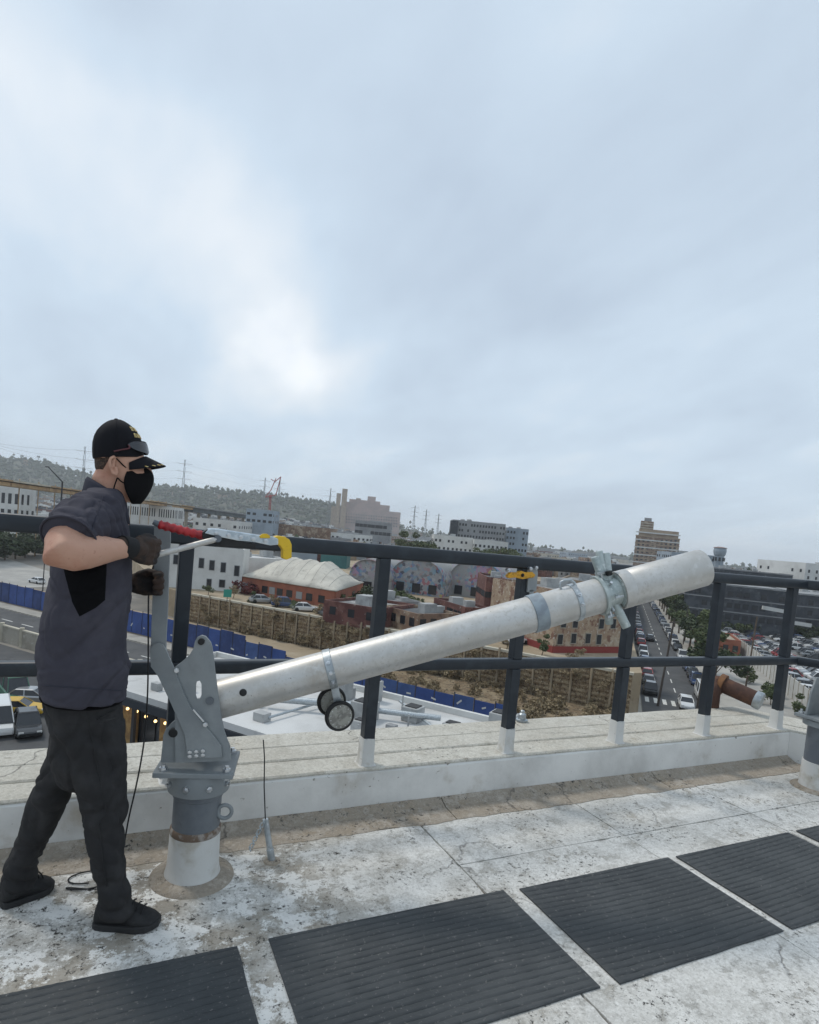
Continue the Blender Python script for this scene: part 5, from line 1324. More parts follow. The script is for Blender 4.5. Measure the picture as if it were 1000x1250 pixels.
# --- beside the street and the car park
bldg('orange_kiosk', 'small orange brick building beside the tree lined street', 'building', xy(sn(141, 17.3)), xy(sn(141, 24.6)), 13, GZ, GZ+3.6, 'brick', 'tan', (4, 1, 1.0, 1.3, GZ+.6, GZ+3), 1)
dk = [(sn(196, 18), sn(196, 44), 40, 13.4, 'long dark industrial block with rows of windows beside the street'), (sn(206, 46), sn(228, 104), 46, 12.6, 'broad dark industrial hall behind the car park'), (sn(262, 18), sn(262, 60), 40, 17.5, 'taller dark block standing behind the industrial halls')]
for a, b, dp, hh, lb in dk:
    bldg('industrial_block', lb, 'building', xy(a), xy(b), dp, GZ, GZ+hh, 'dark', 'dark', (12, 3, 1.5, 1.5, GZ+2.5, GZ+hh-1), 10, bands=[(GZ+1.6+q*(hh-2)/3, GZ+1.9+q*(hh-2)/3, WALLS['grey']) for q in range(1, 4)])
m_gfac = mat('grey facade panel', (.15, .165, .185), .7)
for k in range(14):
    p = sn(206+k*1.5, 45.8+k*4, GZ+random.uniform(6, 10)); MB().beam(p, p+Vector((2.2, .8, 0)), .15, .5).build('facade_sign', m_gfac if k % 3 else m_wpan, bpy.data.objects['industrial_block.001'])
bldg('white_tower_block', 'white rendered block with small windows at the far side of the car park', 'building', xy(dep(984, 690, 235)), xy(dep(1040, 695, 240)), 24, GZ, dep(984, 687, 235).z, 'white', 'white', (6, 7, .9, 1.2, GZ+3, 3.2), 1)
for (n0, s0, s1, hh, w, lb) in ((-14, 150, 176, 7, 'tan', 'tan two storey building on the left side of the street'), (-14, 180, 214, 9, 'brown', 'brown brick building further up the left side of the street'), (17.5, 262, 300, 8, 'tan', 'tan building far up the right side of the street'), (-16, 222, 262, 7.5, 'cream', 'cream building far up the left side of the street')):
    bldg('street_building', lb, 'building', xy(sn(s0, n0)), xy(sn(s0, n0+13)), s1-s0, GZ, GZ+hh+(5 if n0 < 0 else 0), w, 'grey', (3, 2, 1.3, 1.5, GZ+5, GZ+hh), 3)
# stepped tower, turret, apartments and others seen over the railing
st = empty('stepped_tower', dep(802, 690, 560)); tag(st, 'tall stepped brown and white tower block rising above the rooftops', 'tower')
dT = 560
def tbox(x0, x1, y0, y1, d0, d1, M, nm='wall'):
    p = [dep(x, 668, d) for x, d in ((x0, d0), (x1, d0), (x1, d1), (x0, d1))]; zt = dep((x0+x1)/2, y0, d0).z; zb = dep((x0+x1)/2, y1, d0).z if y1 < 720 else GZ
    return MB().add([Vector((q.x, q.y, zb)) for q in p]+[Vector((q.x, q.y, zt)) for q in p], [(0, 3, 2, 1), (4, 5, 6, 7), (0, 1, 5, 4), (1, 2, 6, 5), (2, 3, 7, 6), (3, 0, 4, 7)]).build(nm, M, st)
tbox(775, 829, 656, 760, dT, dT+40, WALLS['brown']); tbox(778, 827, 647, 656.05, dT+1, dT+38, WALLS['tan']); tbox(779, 795, 636, 647.05, dT+2, dT+30, WALLS['brown']); tbox(783, 792, 632, 636.05, dT+4, dT+20, WALLS['grey'])
for k in range(9):
    y = 650.5+k*4.6; tbox(774.5-.2, 829.5, y, y+1.4, dT-.6, dT+.1 if y > 656 else dT+1.1, WALLS['white'] if k % 2 == 0 else WALLS['tan'], 'balcony_band')
for k in range(3): tbox(778.6, 795.3, 638+k*3, 639+k*3, dT+1.2, dT+2.1, WALLS['cream'], 'balcony_band')
for i in range(9):
    for j in range(6): tbox(778+i*5.6, 780.6+i*5.6, 659+j*4.6, 661.2+j*4.6, dT-.25, dT+.1, m_glass, 'window')
tu = empty('turret', dep(877, 700, 330)); tag(tu, 'small grey corner turret with flared cap beyond the mast end', 'turret')
tz = dep(877, 669, 330).z; tc_ = dep(877, 690, 330)
lathe(Vector((tc_.x, tc_.y, 0)), [(2.4, GZ), (2.4, tz-4.2), (2.9, tz-3.6), (3.2, tz-2.2), (3.3, tz-1.4), (3.0, tz)], 12).build('wall', WALLS['blue'], tu)
lathe(Vector((tc_.x, tc_.y, 0)), [(3.4, tz+.01), (3.4, tz+.35), (1, tz+.8)], 12).build('cap', WALLS['pink'], tu)
for k in range(8): a = 2*math.pi*k/8; MB().box((tc_.x+2.42*math.cos(a)-.4, tc_.y+2.42*math.sin(a)-.4, tz-7), (tc_.x+2.42*math.cos(a)+.4, tc_.y+2.42*math.sin(a)+.4, tz-5)).build('window', m_glass, tu)
farb('turret_wing', 'pale blue grey wing joined to the corner turret', 'building', 820, 874, 676, 340, 20, 'blue', 'grey', (10, 4, 1.2, 1.5, 15), units=3)
farb('apartment_block', 'long grey apartment block with many small windows behind the white hall', 'building', 553, 618, 637, 345, 22, 'grey', 'grey', (18, 6, 1.0, 1.4, 20), units=3)
farb('apartment_block', 'blue grey apartment wing at the right end of the long grey block', 'building', 619, 646, 645, 360, 26, 'blue', 'grey', (7, 5, 1.1, 1.5, 18), units=2)
farb('apartment_block', 'narrow dark stair tower at the left end of the long grey apartments', 'building', 551, 560, 635.5, 342, 9, 'dark', 'dark', None, units=0)
farb('white_hall', 'low white hall with small windows before the grey apartments', 'building', 530, 578, 654.5, 290, 26, 'white', 'white', (9, 2, 1.0, 1.2, 8), units=3)
farb('white_hall', 'lower white hall adjoining the first in front of the apartments', 'building', 579, 621, 660, 285, 24, 'white', 'white', (8, 1, 1.0, 1.2, 5), units=3)
for x in (592, 600, 607, 614, 622, 626, 488, 496, 504, 512, 519, 524):
    p = dep(x, 668, 270+random.uniform(-8, 8)); p.z = GZ; tree(p, EYE+15.6+random.uniform(-1, 1.5) if x > 560 else 17.5, 4.2, 'd' if x % 2 else 'm', 'bushy tree standing along the low white halls', 'trees along the white halls')
# viaduct: tan falsework at one end, dark girders further on
vi = empty('viaduct', dep(120, 620, 240)); tag(vi, 'long viaduct with tan falsework at one end and dark girders beyond', 'viaduct')
m_fals = mat('tan falsework', (.42, .29, .16), .9, var=((.30, .20, .12), .5, .4, .65)); m_gird = mat('dark girder', (.045, .06, .066), .7, var=((.07, .085, .09), .3, .4, .6))
v0, v1 = dep(-60, 577, 165), dep(320, 628, 520); v0.z = 6.8; v1.z = 5.2
vd_ = (v1-v0); nseg = 18
for k in range(nseg):
    a, b = v0+vd_*(k/nseg), v0+vd_*((k+.97)/nseg)
    if k < 9:
        MB().beam(a, b, 9, .5).build('deck', m_cream if k % 2 else m_fals, vi); MB().beam(a-Vector((0, 0, 1.1)), b-Vector((0, 0, 1.1)), 7.5, 1.1).build('falsework', m_fals, vi)
        for q in range(2):
            p = a+(b-a)*(q/2); MB().beam(p-Vector((0, 0, 1.6)), Vector((p.x, p.y, GZ)), .3, .3, (1, 0, 0)).build('prop', m_fals, vi)
            MB().beam(p+Vector((0, 0, .25)), p+Vector((0, 0, 1.1)), .25, .25, (1, 0, 0)).build('upright', m_fals, vi)
    else:
        MB().beam(a, b, 9, .7).build('deck', WALLS['grey'], vi); MB().beam(a-Vector((0, 0, 1.7)), b-Vector((0, 0, 1.7)), 7.5, 2.4).build('girder', m_gird, vi)
        p = a; MB().beam(p-Vector((0, 0, 2.9)), Vector((p.x, p.y, GZ)), 3, 1.6, (1, 0, 0)).build('pier', m_conc, vi)
bldg('white_depot', 'white depot with tall black windows beneath the tan viaduct', 'building', xy(dep(-40, 600, 236)), xy(dep(25, 600, 236)), 10, GZ, dep(0, 589, 236).z, 'white', 'white', (8, 2, 1.3, 4.0, -8, 4.4), 1)
farb('white_stores', 'long white stores with close upright dark bays beyond the railing', 'building', 150, 214, 616.5, 300, 12, 'white', 'grey', (22, 1, .5, 4.0, 6), units=6)
farb('grey_stores', 'pale grey stores building with square dark openings beside the stores', 'building', 301, 334, 622, 330, 16, 'blue', 'grey', (5, 2, 1.8, 1.4, 8), units=4)
farb('white_plant', 'white plant building among grey sheds right of the dark girders', 'building', 236, 292, 634, 300, 26, 'white', 'grey', (6, 1, 1.4, 1.4, 5), units=6)
farb('brown_roofs', 'row of low brown brick roofs behind the yellow winch end', 'building', 330, 404, 642, 350, 30, 'brown', 'grey', None, units=12)
farb('white_sheds', 'pale low sheds before the pink hospital building', 'building', 404, 452, 652, 340, 24, 'white', 'grey', (9, 1, 1.2, 1.2, 4), units=5)
farb('dark_frame_building', 'dark framed building under construction before the pink hospital', 'building', 434, 478, 637, 420, 30, 'grey', 'dark', (9, 2, 2.6, 2.2, 10), units=8)
# far pink hospital on its rise
dH = 1500
hz_ = lambda x, y: dep(x, y, dH).z
ph = empty('pink_hospital', dep(450, 640, dH)); tag(ph, 'large pinkish stepped hospital with a slim tower on the far rise', 'building')
def hbox(x0, x1, y0, d, dd, M, nm='wall'):
    p = [dep(x, 640, q) for x, q in ((x0, d), (x1, d), (x1, d+dd), (x0, d+dd))]; zt = dep((x0+x1)/2, y0, d).z
    MB().add([Vector((q.x, q.y, GZ)) for q in p]+[Vector((q.x, q.y, zt)) for q in p], [(0, 3, 2, 1), (4, 5, 6, 7), (0, 1, 5, 4), (1, 2, 6, 5), (2, 3, 7, 6), (3, 0, 4, 7)]).build(nm, M, ph)
hbox(412, 488, 622, dH, 60, WALLS['pink']); hbox(418, 474, 614.5, dH+5, 50, WALLS['pink']); hbox(424, 462, 610.5, dH+10, 40, WALLS['pink']); hbox(446, 456, 606, dH+12, 24, WALLS['pink']); hbox(432, 438, 608, dH+12, 24, WALLS['tan'])
hbox(408, 413.5, 602, dH-20, 20, WALLS['tan'], 'tower'); hbox(414.5, 421, 596.5, dH-20, 22, WALLS['tan'], 'tower'); hbox(403, 412, 618, dH-10, 30, WALLS['tan'])
for j in range(4):
    for i in range(24): 
        p = dep(414+i*3.05, 626.3+j*3.4+i*.27, dH-1); MB().box((p.x-1.3, p.y-.5, p.z-1.6), (p.x+1.3, p.y+.5, p.z+1.6)).build('window', m_gird, ph)

# --- filler rows of the town (each its own building)
random.seed(77)
kinds = [('white', 'white', 'small far white building among the distant rooftops'), ('grey', 'grey', 'small far grey building among the distant rooftops'), ('cream', 'tan', 'small far cream building among the distant rooftops'),
         ('brown', 'grey', 'small far brown brick building among the distant rooftops'), ('blue', 'grey', 'small far blue grey building among the distant rooftops'), ('red', 'dark', 'small far maroon building among the distant rooftops')]
placed = []
def street_clear(p, r): return not (-20 < p.dot(Nd)-9 < 12+r and p.dot(Sd) > 40)
tries = 0
while len(placed) < 250 and tries < 6000:
    tries += 1
    d = 380*(2600/380)**random.random(); px_ = random.uniform(-40, 1060)
    p = dep(px_, 650, d); p.z = 0
    L = random.uniform(14, 34)*(1+d/2500); dp_ = random.uniform(12, 26); hh = random.choice([5, 6, 7, 8, 9, 11, 13])*(1+.4*(d > 900)*random.random())
    if not street_clear(p, L): continue
    if px_ < 330 and d < 560: continue
    if any((p-q).length < (L+l)*.62 for q, l in placed): continue
    k = random.choices(range(6), (5, 4, 3, 3, 2, 2))[0]
    if d > 700: hh = min(hh, 15)
    placed.append((p, L)); a = random.choice((-.35, .1, .45))+random.uniform(-.08, .08)
    uu = (CR-Vector((0, 0, CR.z))).normalized(); uu = Matrix.Rotation(a, 3, 'Z') @ uu
    bldg('town_building', kinds[k][2], 'building', xy(p-uu*L/2), xy(p+uu*L/2), dp_, GZ, GZ+hh, kinds[k][0], kinds[k][1], (max(3, int(L/4)), max(1, int(hh/4)), 1.5, 1.6, GZ+1.5, GZ+hh-.6) if d < 1300 else None, 2 if d < 900 else 0, kinds[k][2]+' group'.replace(' group', 's'), .5)

# jumble of sheds, trailers and tanks between the wall top and the far town
random.seed(41)
jk = [('white', 'white', 'trailer', 'white box trailer in the jumble of yards beyond the railing'), ('grey', 'grey', 'shed', 'grey shed in the jumble of yards beyond the railing'), ('blue', 'grey', 'shed', 'blue grey shed in the jumble of yards beyond the railing'), ('brown', 'dark', 'shed', 'brown shed in the jumble of yards beyond the railing'), ('red', 'grey', 'shed', 'maroon shed in the jumble of yards beyond the railing'), ('tan', 'tan', 'shed', 'tan shed in the jumble of yards beyond the railing')]
jp = []; tr_ = 0
while len(jp) < 190 and tr_ < 9000:
    tr_ += 1
    d = random.uniform(225, 560); px_ = random.uniform(150, 790); p = dep(px_, 650, d); p.z = 0
    if not street_clear(p, 8) or any((p-q).length < 7.5 for q in jp): continue
    if px_ > 400 and d < 265: continue
    k = random.choices(range(6), (5, 3, 3, 3, 2, 2))[0]; L = random.uniform(5, 13); hh = random.uniform(2.6, 5.5) if k == 0 else random.uniform(3, 9)
    zb = PZ if d < 300 and px_ > 250 else GZ
    if p.y < 425 and p.x < 250 and p.x > 20: zb = PZ
    jp.append(p); uu = Matrix.Rotation(random.choice((-.6, -.2, .3, .8))+random.uniform(-.1, .1), 3, 'Z') @ (CR-Vector((0, 0, CR.z))).normalized()
    bldg(jk[k][2]+'_unit' if k == 0 else 'yard_shed', jk[k][3], jk[k][2], xy(p-uu*L/2), xy(p+uu*L/2), random.uniform(2.6, 9) if k else 2.6, zb, zb+hh, jk[k][0], jk[k][1], (max(2, int(L/3)), 1, .9, 1.0, zb+1, zb+hh-.5) if k else None, random.choice((0, 1, 2)) if k else 0, jk[k][3]+'s', .25)
placed += [(q, 12) for q in jp]

# ================================================================== HILLS, WOODS
m_hill = mat('wooded hill', (.055, .065, .042), .95, var=((.10, .095, .065), .012, .4, .65))
prof = [(-160, 556), (-40, 556), (20, 556), (60, 563), (110, 578), (170, 588), (230, 592), (330, 600), (400, 611), (470, 632), (540, 645), (640, 661), (760, 675), (900, 688), (1050, 702), (1200, 716)]
hb_ = MB(); rowsH = []
for d, fr in ((1540, 0), (1650, .38), (1800, .66), (1950, .90), (2100, 1.06), (2500, 1.06), (2900, .8), (3600, 0)):
    rw = []
    for i in range(len(prof)-1):
        for k in range(6):
            t = k/6; x = prof[i][0]+(prof[i+1][0]-prof[i][0])*t; y = prof[i][1]+(prof[i+1][1]-prof[i][1])*t
            P = dep(x, y, d); hz2 = dep(x, y+9+3*noise.noise((x*.03, d*.01, 2)), 2100).z
            z = GZ-.5+(max(4, hz2-GZ))*fr*(1+.10*noise.noise((x*.02, d*.004, 5)))
            rw.append((P.x, P.y, z))
    rowsH.append(rw)
for r in rowsH: hb_.v += r
wN = len(rowsH[0])
for j in range(len(rowsH)-1):
    for i in range(wN-1): a = j*wN+i; hb_.f.append((a, a+1, a+wN+1, a+wN))
hill = hb_.build('hills', m_hill, smooth=True); tag(hill, kind='structure')
random.seed(5); wd = MB()
def hill_z(x, d):
    for i in range(len(prof)-1):
        if prof[i][0] <= x <= prof[i+1][0]:
            t = (x-prof[i][0])/(prof[i+1][0]-prof[i][0]); y = prof[i][1]+(prof[i+1][1]-prof[i][1])*t
            hz2 = dep(x, y+9, 2100).z; f = max(0, min(1, (d-1550)/450))**.8
            return GZ+max(4, hz2-GZ)*f
    return GZ
for k in range(2600):
    x = random.uniform(-60, 420) if k < 2100 else random.uniform(420, 1040); d = random.uniform(1560, 2150)
    p = dep(x, 640, d); z = hill_z(x, d); hT = random.uniform(9, 24)*(1.35 if random.random() < .10 else 1); r = random.uniform(5, 11)
    c = Vector((p.x, p.y, z+hT*.45))
    for q in range(3):
        cc = c+Vector((random.uniform(-.5, .5)*r, random.uniform(-.5, .5)*r, random.uniform(-.3, .4)*hT)); rr_ = r*random.uniform(.45, .8)
        vs_ = [cc+Vector((random.uniform(.7, 1.2)*rr_*a, random.uniform(.7, 1.2)*rr_*b, random.uniform(.7, 1.2)*rr_*c_)) for a, b, c_ in ((1, 0, 0), (-.3, .9, 0), (-.8, -.5, .1), (.2, -.9, .2), (0, 0, 1), (0, 0, -.8))]
        wd.add(vs_, [(0, 1, 4), (1, 2, 4), (2, 3, 4), (3, 0, 4), (1, 0, 5), (2, 1, 5), (3, 2, 5), (0, 3, 5)])
for x, hT in ((42, 34), (50, 30), (22, 27), (160, 26), (250, 28), (312, 27), (346, 26)):       # tall palms on the ridge
    p = dep(x, 640, 1950); z = hill_z(x, 1950); wd.tube([Vector((p.x, p.y, z)), Vector((p.x, p.y, z+hT))], .8, 5)
    for q in range(9): a = q*.7; c = Vector((p.x, p.y, z+hT)); wd.add([c, c+Vector((math.cos(a)*4, math.sin(a)*4, 3.5)), c+Vector((math.cos(a+.5)*5, math.sin(a+.5)*5, -4))], [(0, 1, 2)])
tag(wd.build('wooded_ridge', m_leafd, fix=False), 'hazy wooded ridge of trees and palms on the far hills', 'woods', kind='stuff')
hs_ = MB()
for k in range(30):
    x = random.uniform(-40, 560); d = random.uniform(1560, 2000); p = dep(x, 640, d); z = hill_z(x, d); s = random.uniform(6, 13)
    M = Matrix.Translation((p.x, p.y, z)) @ Matrix.Rotation(random.uniform(0, 3), 4, 'Z'); hs_.box((-s, -s*.6, -4), (s, s*.6, random.uniform(7, 14)), M)
tag(hs_.build('hillside_houses', WALLS['brown'], fix=False), 'mass of tiny pale houses scattered over the far hillside', 'houses', kind='stuff')
for nm_, wl_, sd_ in (('pale_rooftops', 'white', 61), ('grey_rooftops', 'grey', 62), ('brown_rooftops', 'brown', 63), ('dark_rooftops', 'dark', 64)):
    random.seed(sd_); rt = MB()
    for k in range(1300):
        d = 300*(1700/300)**random.random(); x = random.uniform(-20, 1050) if k < 900 else random.uniform(150, 520); p = dep(x, 650, d); p.z = 0
        if not street_clear(p, 6) or any((p-q).length < l*.6 for q, l in placed): continue
        if x < 330 and d < 480: continue
        if x > 820 and d < 420: continue
        zb = PZ if (20 < p.x < 250 and p.y < 420) else GZ
        s = random.uniform(2, 5.5)*(1+d/1500); M = Matrix.Translation((p.x, p.y, zb)) @ Matrix.Rotation(random.choice((.3, .8, 1.2))+random.uniform(-.1, .1), 4, 'Z'); h_ = random.uniform(2.5, 7)*(1+d/2500)
        if x < 500 and d > 480: h_ += (d-480)*.022*min(1, (500-x)/150)
        rt.box((-s, -s*.7, -1), (s, s*.7, h_), M)
        if random.random() < .5: rt.box((-s*.3, -s*.2, h_), (s*.1, s*.2, h_+1.2), M)
    tag(rt.build(nm_, WALLS[wl_], fix=False), 'crowded mass of tiny '+nm_.replace('_', ' ')+' between the larger far buildings', 'rooftops', kind='stuff')
ft_ = MB()
for k in range(1500):
    d = random.uniform(1300, 5200); x = random.uniform(-40, 1060); p = dep(x, 650, d); 
    if not street_clear(p, 30): continue
    s = random.uniform(9, 26); M = Matrix.Translation((p.x, p.y, GZ)) @ Matrix.Rotation(random.uniform(0, 3), 4, 'Z'); ft_.box((-s, -s*.6, -1), (s, s*.6, random.choice((6, 8, 10, 14, 18))), M)
tag(ft_.build('distant_town', WALLS['grey'], fix=False), 'mass of faint low roofs of the distant town on the horizon', 'town', kind='stuff')
tw = MB(); random.seed(15)
for k in range(3000):
    d = 300*(1700/300)**random.random(); x = random.uniform(160, 1050); p = dep(x, 650, d); p.z = 0
    if not street_clear(p, 2) or any((p-q).length < l*.75 for q, l in placed): continue
    r = random.uniform(2.0, 4.2); c = Vector((p.x, p.y, (PZ if (20 < p.x < 250 and p.y < 420) else GZ)+random.uniform(2.5, 6)))
    for q in range(4):
        cc = c+Vector((random.uniform(-.6, .6)*r, random.uniform(-.6, .6)*r, random.uniform(-.5, .5)*r)); rr_ = r*random.uniform(.4, .75)
        vs_ = [cc+Vector((random.uniform(.7, 1.2)*rr_*a, random.uniform(.7, 1.2)*rr_*b, random.uniform(.7, 1.2)*rr_*c_)) for a, b, c_ in ((1, 0, 0), (-.3, .9, 0), (-.8, -.5, .1), (.2, -.9, .2), (0, 0, 1), (0, 0, -.8))]
        tw.add(vs_, [(0, 1, 4), (1, 2, 4), (2, 3, 4), (3, 0, 4), (1, 0, 5), (2, 1, 5), (3, 2, 5), (0, 3, 5)])
tag(tw.build('town_greenery', m_leafd, fix=False), 'far dark green garden trees scattered between the distant roofs', 'greenery', kind='stuff')

# trees that can be told apart
for i, (x, d, h, r) in enumerate(((-25, 178, 8.5, 5.2), (-8, 182, 8, 5.2), (6, 186, 8.5, 5), (19, 192, 8.2, 4.8), (31, 200, 8.5, 4.8), (43, 208, 8.5, 4.8), (54, 216, 9, 5), (-16, 200, 9, 5.5), (13, 208, 9, 5.5), (66, 220, 9, 5))):
    p = dep(x, 680, d); p.z = GZ; tree(p, h, r, 'd', 'dense dark green tree in the row beside the far pale road', 'dark trees beside the far road')
for k in range(13):
    p = sn(106+k*13+random.uniform(-3, 3), 15.4); p.z = GZ+.15; tree(p, random.uniform(6.5, 9.5), random.uniform(2.4, 3.4), 'm' if k % 3 else 'd', 'street tree with loose green crown on the right hand pavement', 'street trees on the right hand pavement')
for k in range(9):
    p = dep(888+k*7, 700, 300+random.uniform(-15, 20)); p.z = GZ; tree(p, 16.6+random.uniform(-1, 1.6), 5, 'd', 'tall dark tree in the bank beyond the industrial halls', 'dark trees beyond the industrial halls')
for (a, b, h, r) in ((97, 21.5, 2.8, 1.6), (104, 23, 2.4, 1.3), (92, 24.2, 2.2, 1.2), (112, 21, 2.6, 1.4)):
    p = sn(a, b); tree(p, h, r, 'm', 'small green tree in the pale yard before the white wall', 'small trees in the pale yard')
for k in range(12):
    p = sn(192+k*3.2, 27+k*6.2); tree(p, random.uniform(3.5, 5), 2.6, 'm' if k % 2 else 'd', 'hedge tree between the car park and the dark halls', 'hedge trees behind the car park')
# tan rubble along the left pavement
for k in range(9):
    p = sn(84+k*3.2, 1.8+random.uniform(-.6, .6), GZ+.15); tree(p, random.uniform(1.6, 2.4), random.uniform(1.0, 1.5), 'b', 'dry straw coloured shrub on the left hand pavement', 'dry shrubs on the left hand pavement', 'shrub')

# ================================================================== POLES, PYLONS, CRANE
m_pole = mat('dark pole', (.055, .045, .038), .85); m_lpole = mat('pale pole', (.33, .37, .39), .6, metal=.2)
def pole(p, h, r, M, label, name='utility_pole', arms=0, lean=0):
    t = empty(name, p); tag(t, label, 'pole'); q = p+Vector((lean, 0, h))
    MB().tube([p, q], [r, r*.7], 8).build('pole', M, t, smooth=40)
    for k in range(arms): MB().beam(q-Vector((1.1, .3, .5+k*.8)), q+Vector((1.1, .3, -.5-k*.8)), .12, .14).build('crossarm', M, t)
pole(onz(803, 862, GZ), 11.5, .16, m_pole, 'dark leaning utility pole on the left pavement of the street', arms=1, lean=1.2)
pole(onz(850, 872, GZ), 10, .16, m_pole, 'dark utility pole by the white van on the street', arms=1, lean=.8)
pole(onz(910, 842, GZ), 11.5, .15, m_bark, 'slim brown timber pole behind the white boundary wall', lean=.7)
pole(sn(150, 14.6), 9, .12, m_pole, 'thin dark pole among the street trees', lean=.3)
p = onz(955, 792, GZ); t = empty('sign_mast', p); tag(t, 'pale blue grey mast with white sign arms over the car park', 'mast')
MB().tube([p, p+Vector((0, 0, 10.5))], [.55, .45], 12).build('pole', m_lpole, t, smooth=40); MB().beam(p+Vector((-6, 2.2, 9.6)), p+Vector((.2, 0, 9.0)), .4, .9).build('sign_arm', m_wpan, t); MB().beam(p+Vector((1, -.3, 6.6)), p+Vector((6.5, -2.2, 6.2)), .4, .9).build('sign_arm', m_wpan, t)
p = dep(73, 640, 118); p.z = GZ; lt = empty('mast_light', p); tag(lt, 'tall dark mast light with one angled arm beside the far road', 'street light')
topz = dep(73, 588, 118).z; MB().tube([p, Vector((p.x, p.y, topz))], [.22, .14], 8).build('pole', m_dpost, lt); q = Vector((p.x, p.y, topz)); e_ = dep(59, 570, 118); MB().tube([q, e_], [.13, .09], 6).build('arm', m_dpost, lt); MB().box((e_.x-.5, e_.y-.15, e_.z-.08), (e_.x+.2, e_.y+.15, e_.z+.08)).build('lamp_head', m_dpost, lt)
p = onz(52, 724, GZ); pole(p, 6.5, .12, m_dpost, 'short dark pole beside the blue hoarding', 'street_pole')
def pylon(x, ytop, d, label, h=None):
    P = dep(x, ytop, d); z0 = GZ; t = empty('pylon', Vector((P.x, P.y, z0))); tag(t, label, 'pylon', 'lattice pylons on the skyline'); H = P.z-z0; mb = MB(); r = d*.00022
    for sx, sy in ((-1, -1), (1, -1), (1, 1), (-1, 1)): mb.tube([Vector((P.x+sx*H*.055, P.y+sy*H*.055, z0)), Vector((P.x+sx*H*.012, P.y+sy*H*.012, z0+H*.7)), Vector((P.x+sx*.3, P.y+sy*.3, z0+H))], r, 4)
    for k in range(7):
        a = k/7; w0 = H*(.055-.043*min(1, a/.7)); w1 = H*(.055-.043*min(1, (a+.14)/.7)); za, zb = z0+H*a, z0+H*(a+.14)
        for s in (-1, 1): mb.tube([Vector((P.x-w0*s, P.y-w0, za)), Vector((P.x+w1*s, P.y-w1, zb))], r*.8, 4)
    for f in (.72, .83, .94): mb.tube([Vector((P.x-H*.11, P.y, z0+H*f)), Vector((P.x+H*.11, P.y, z0+H*f))], r, 4)
    mb.build('lattice', m_pylon, t)
    return [Vector((P.x-H*.11, P.y, z0+H*f)) for f in (.72, .83, .94)]
m_pylon = mat('pylon steel', (.16, .17, .18), .7)
c1 = pylon(104, 545, 620, 'lattice pylon standing on the skyline above the woods'); c2 = pylon(226, 561, 800, 'lattice pylon standing on the skyline above the woods'); c3 = pylon(404, 596, 1500, 'lattice pylon standing on the skyline above the woods'); c0 = [dep(-120, 500+i*8, 450) for i in range(3)]
for x, y in ((324, 583), (342, 586), (507, 617), (521, 622), (536, 627)): pylon(x, y, 1300, 'lattice pylon standing on the skyline above the woods')
for A_, B_ in ((c0, c1), (c1, c2), (c2, c3)):
    for a, b in zip(A_, B_):
        pts = [a+(b-a)*(k/14)-Vector((0, 0, 5*4*(k/14)*(1-k/14))) for k in range(15)]
        tag(MB().tube(pts, .07, 4).build('power_line', m_pylon), 'thin power line strung between the skyline pylons', 'power line', 'power lines between the pylons')
p = dep(330, 640, 700); p.z = GZ; crn = empty('red_crane', p); tag(crn, 'small red lattice crane with folded jib on the skyline', 'crane')
m_cr = mat('crane red', (.30, .05, .05), .7); q = lambda x, y: dep(x, y, 700)
for pth in ([q(329, 645), q(331, 605)], [q(327, 645), q(329.5, 605)], [q(324, 607), q(331, 598), q(337, 584)], [q(331, 585), q(336, 588), q(343, 582)], [q(324, 607), q(337, 604)], [q(337, 604), q(343, 582)]):
    MB().tube(pth, .55, 5).build('boom', m_cr, crn)
MB().sphere(q(330, 606), 2.2, 8, 5).build('cab', m_cr, crn)

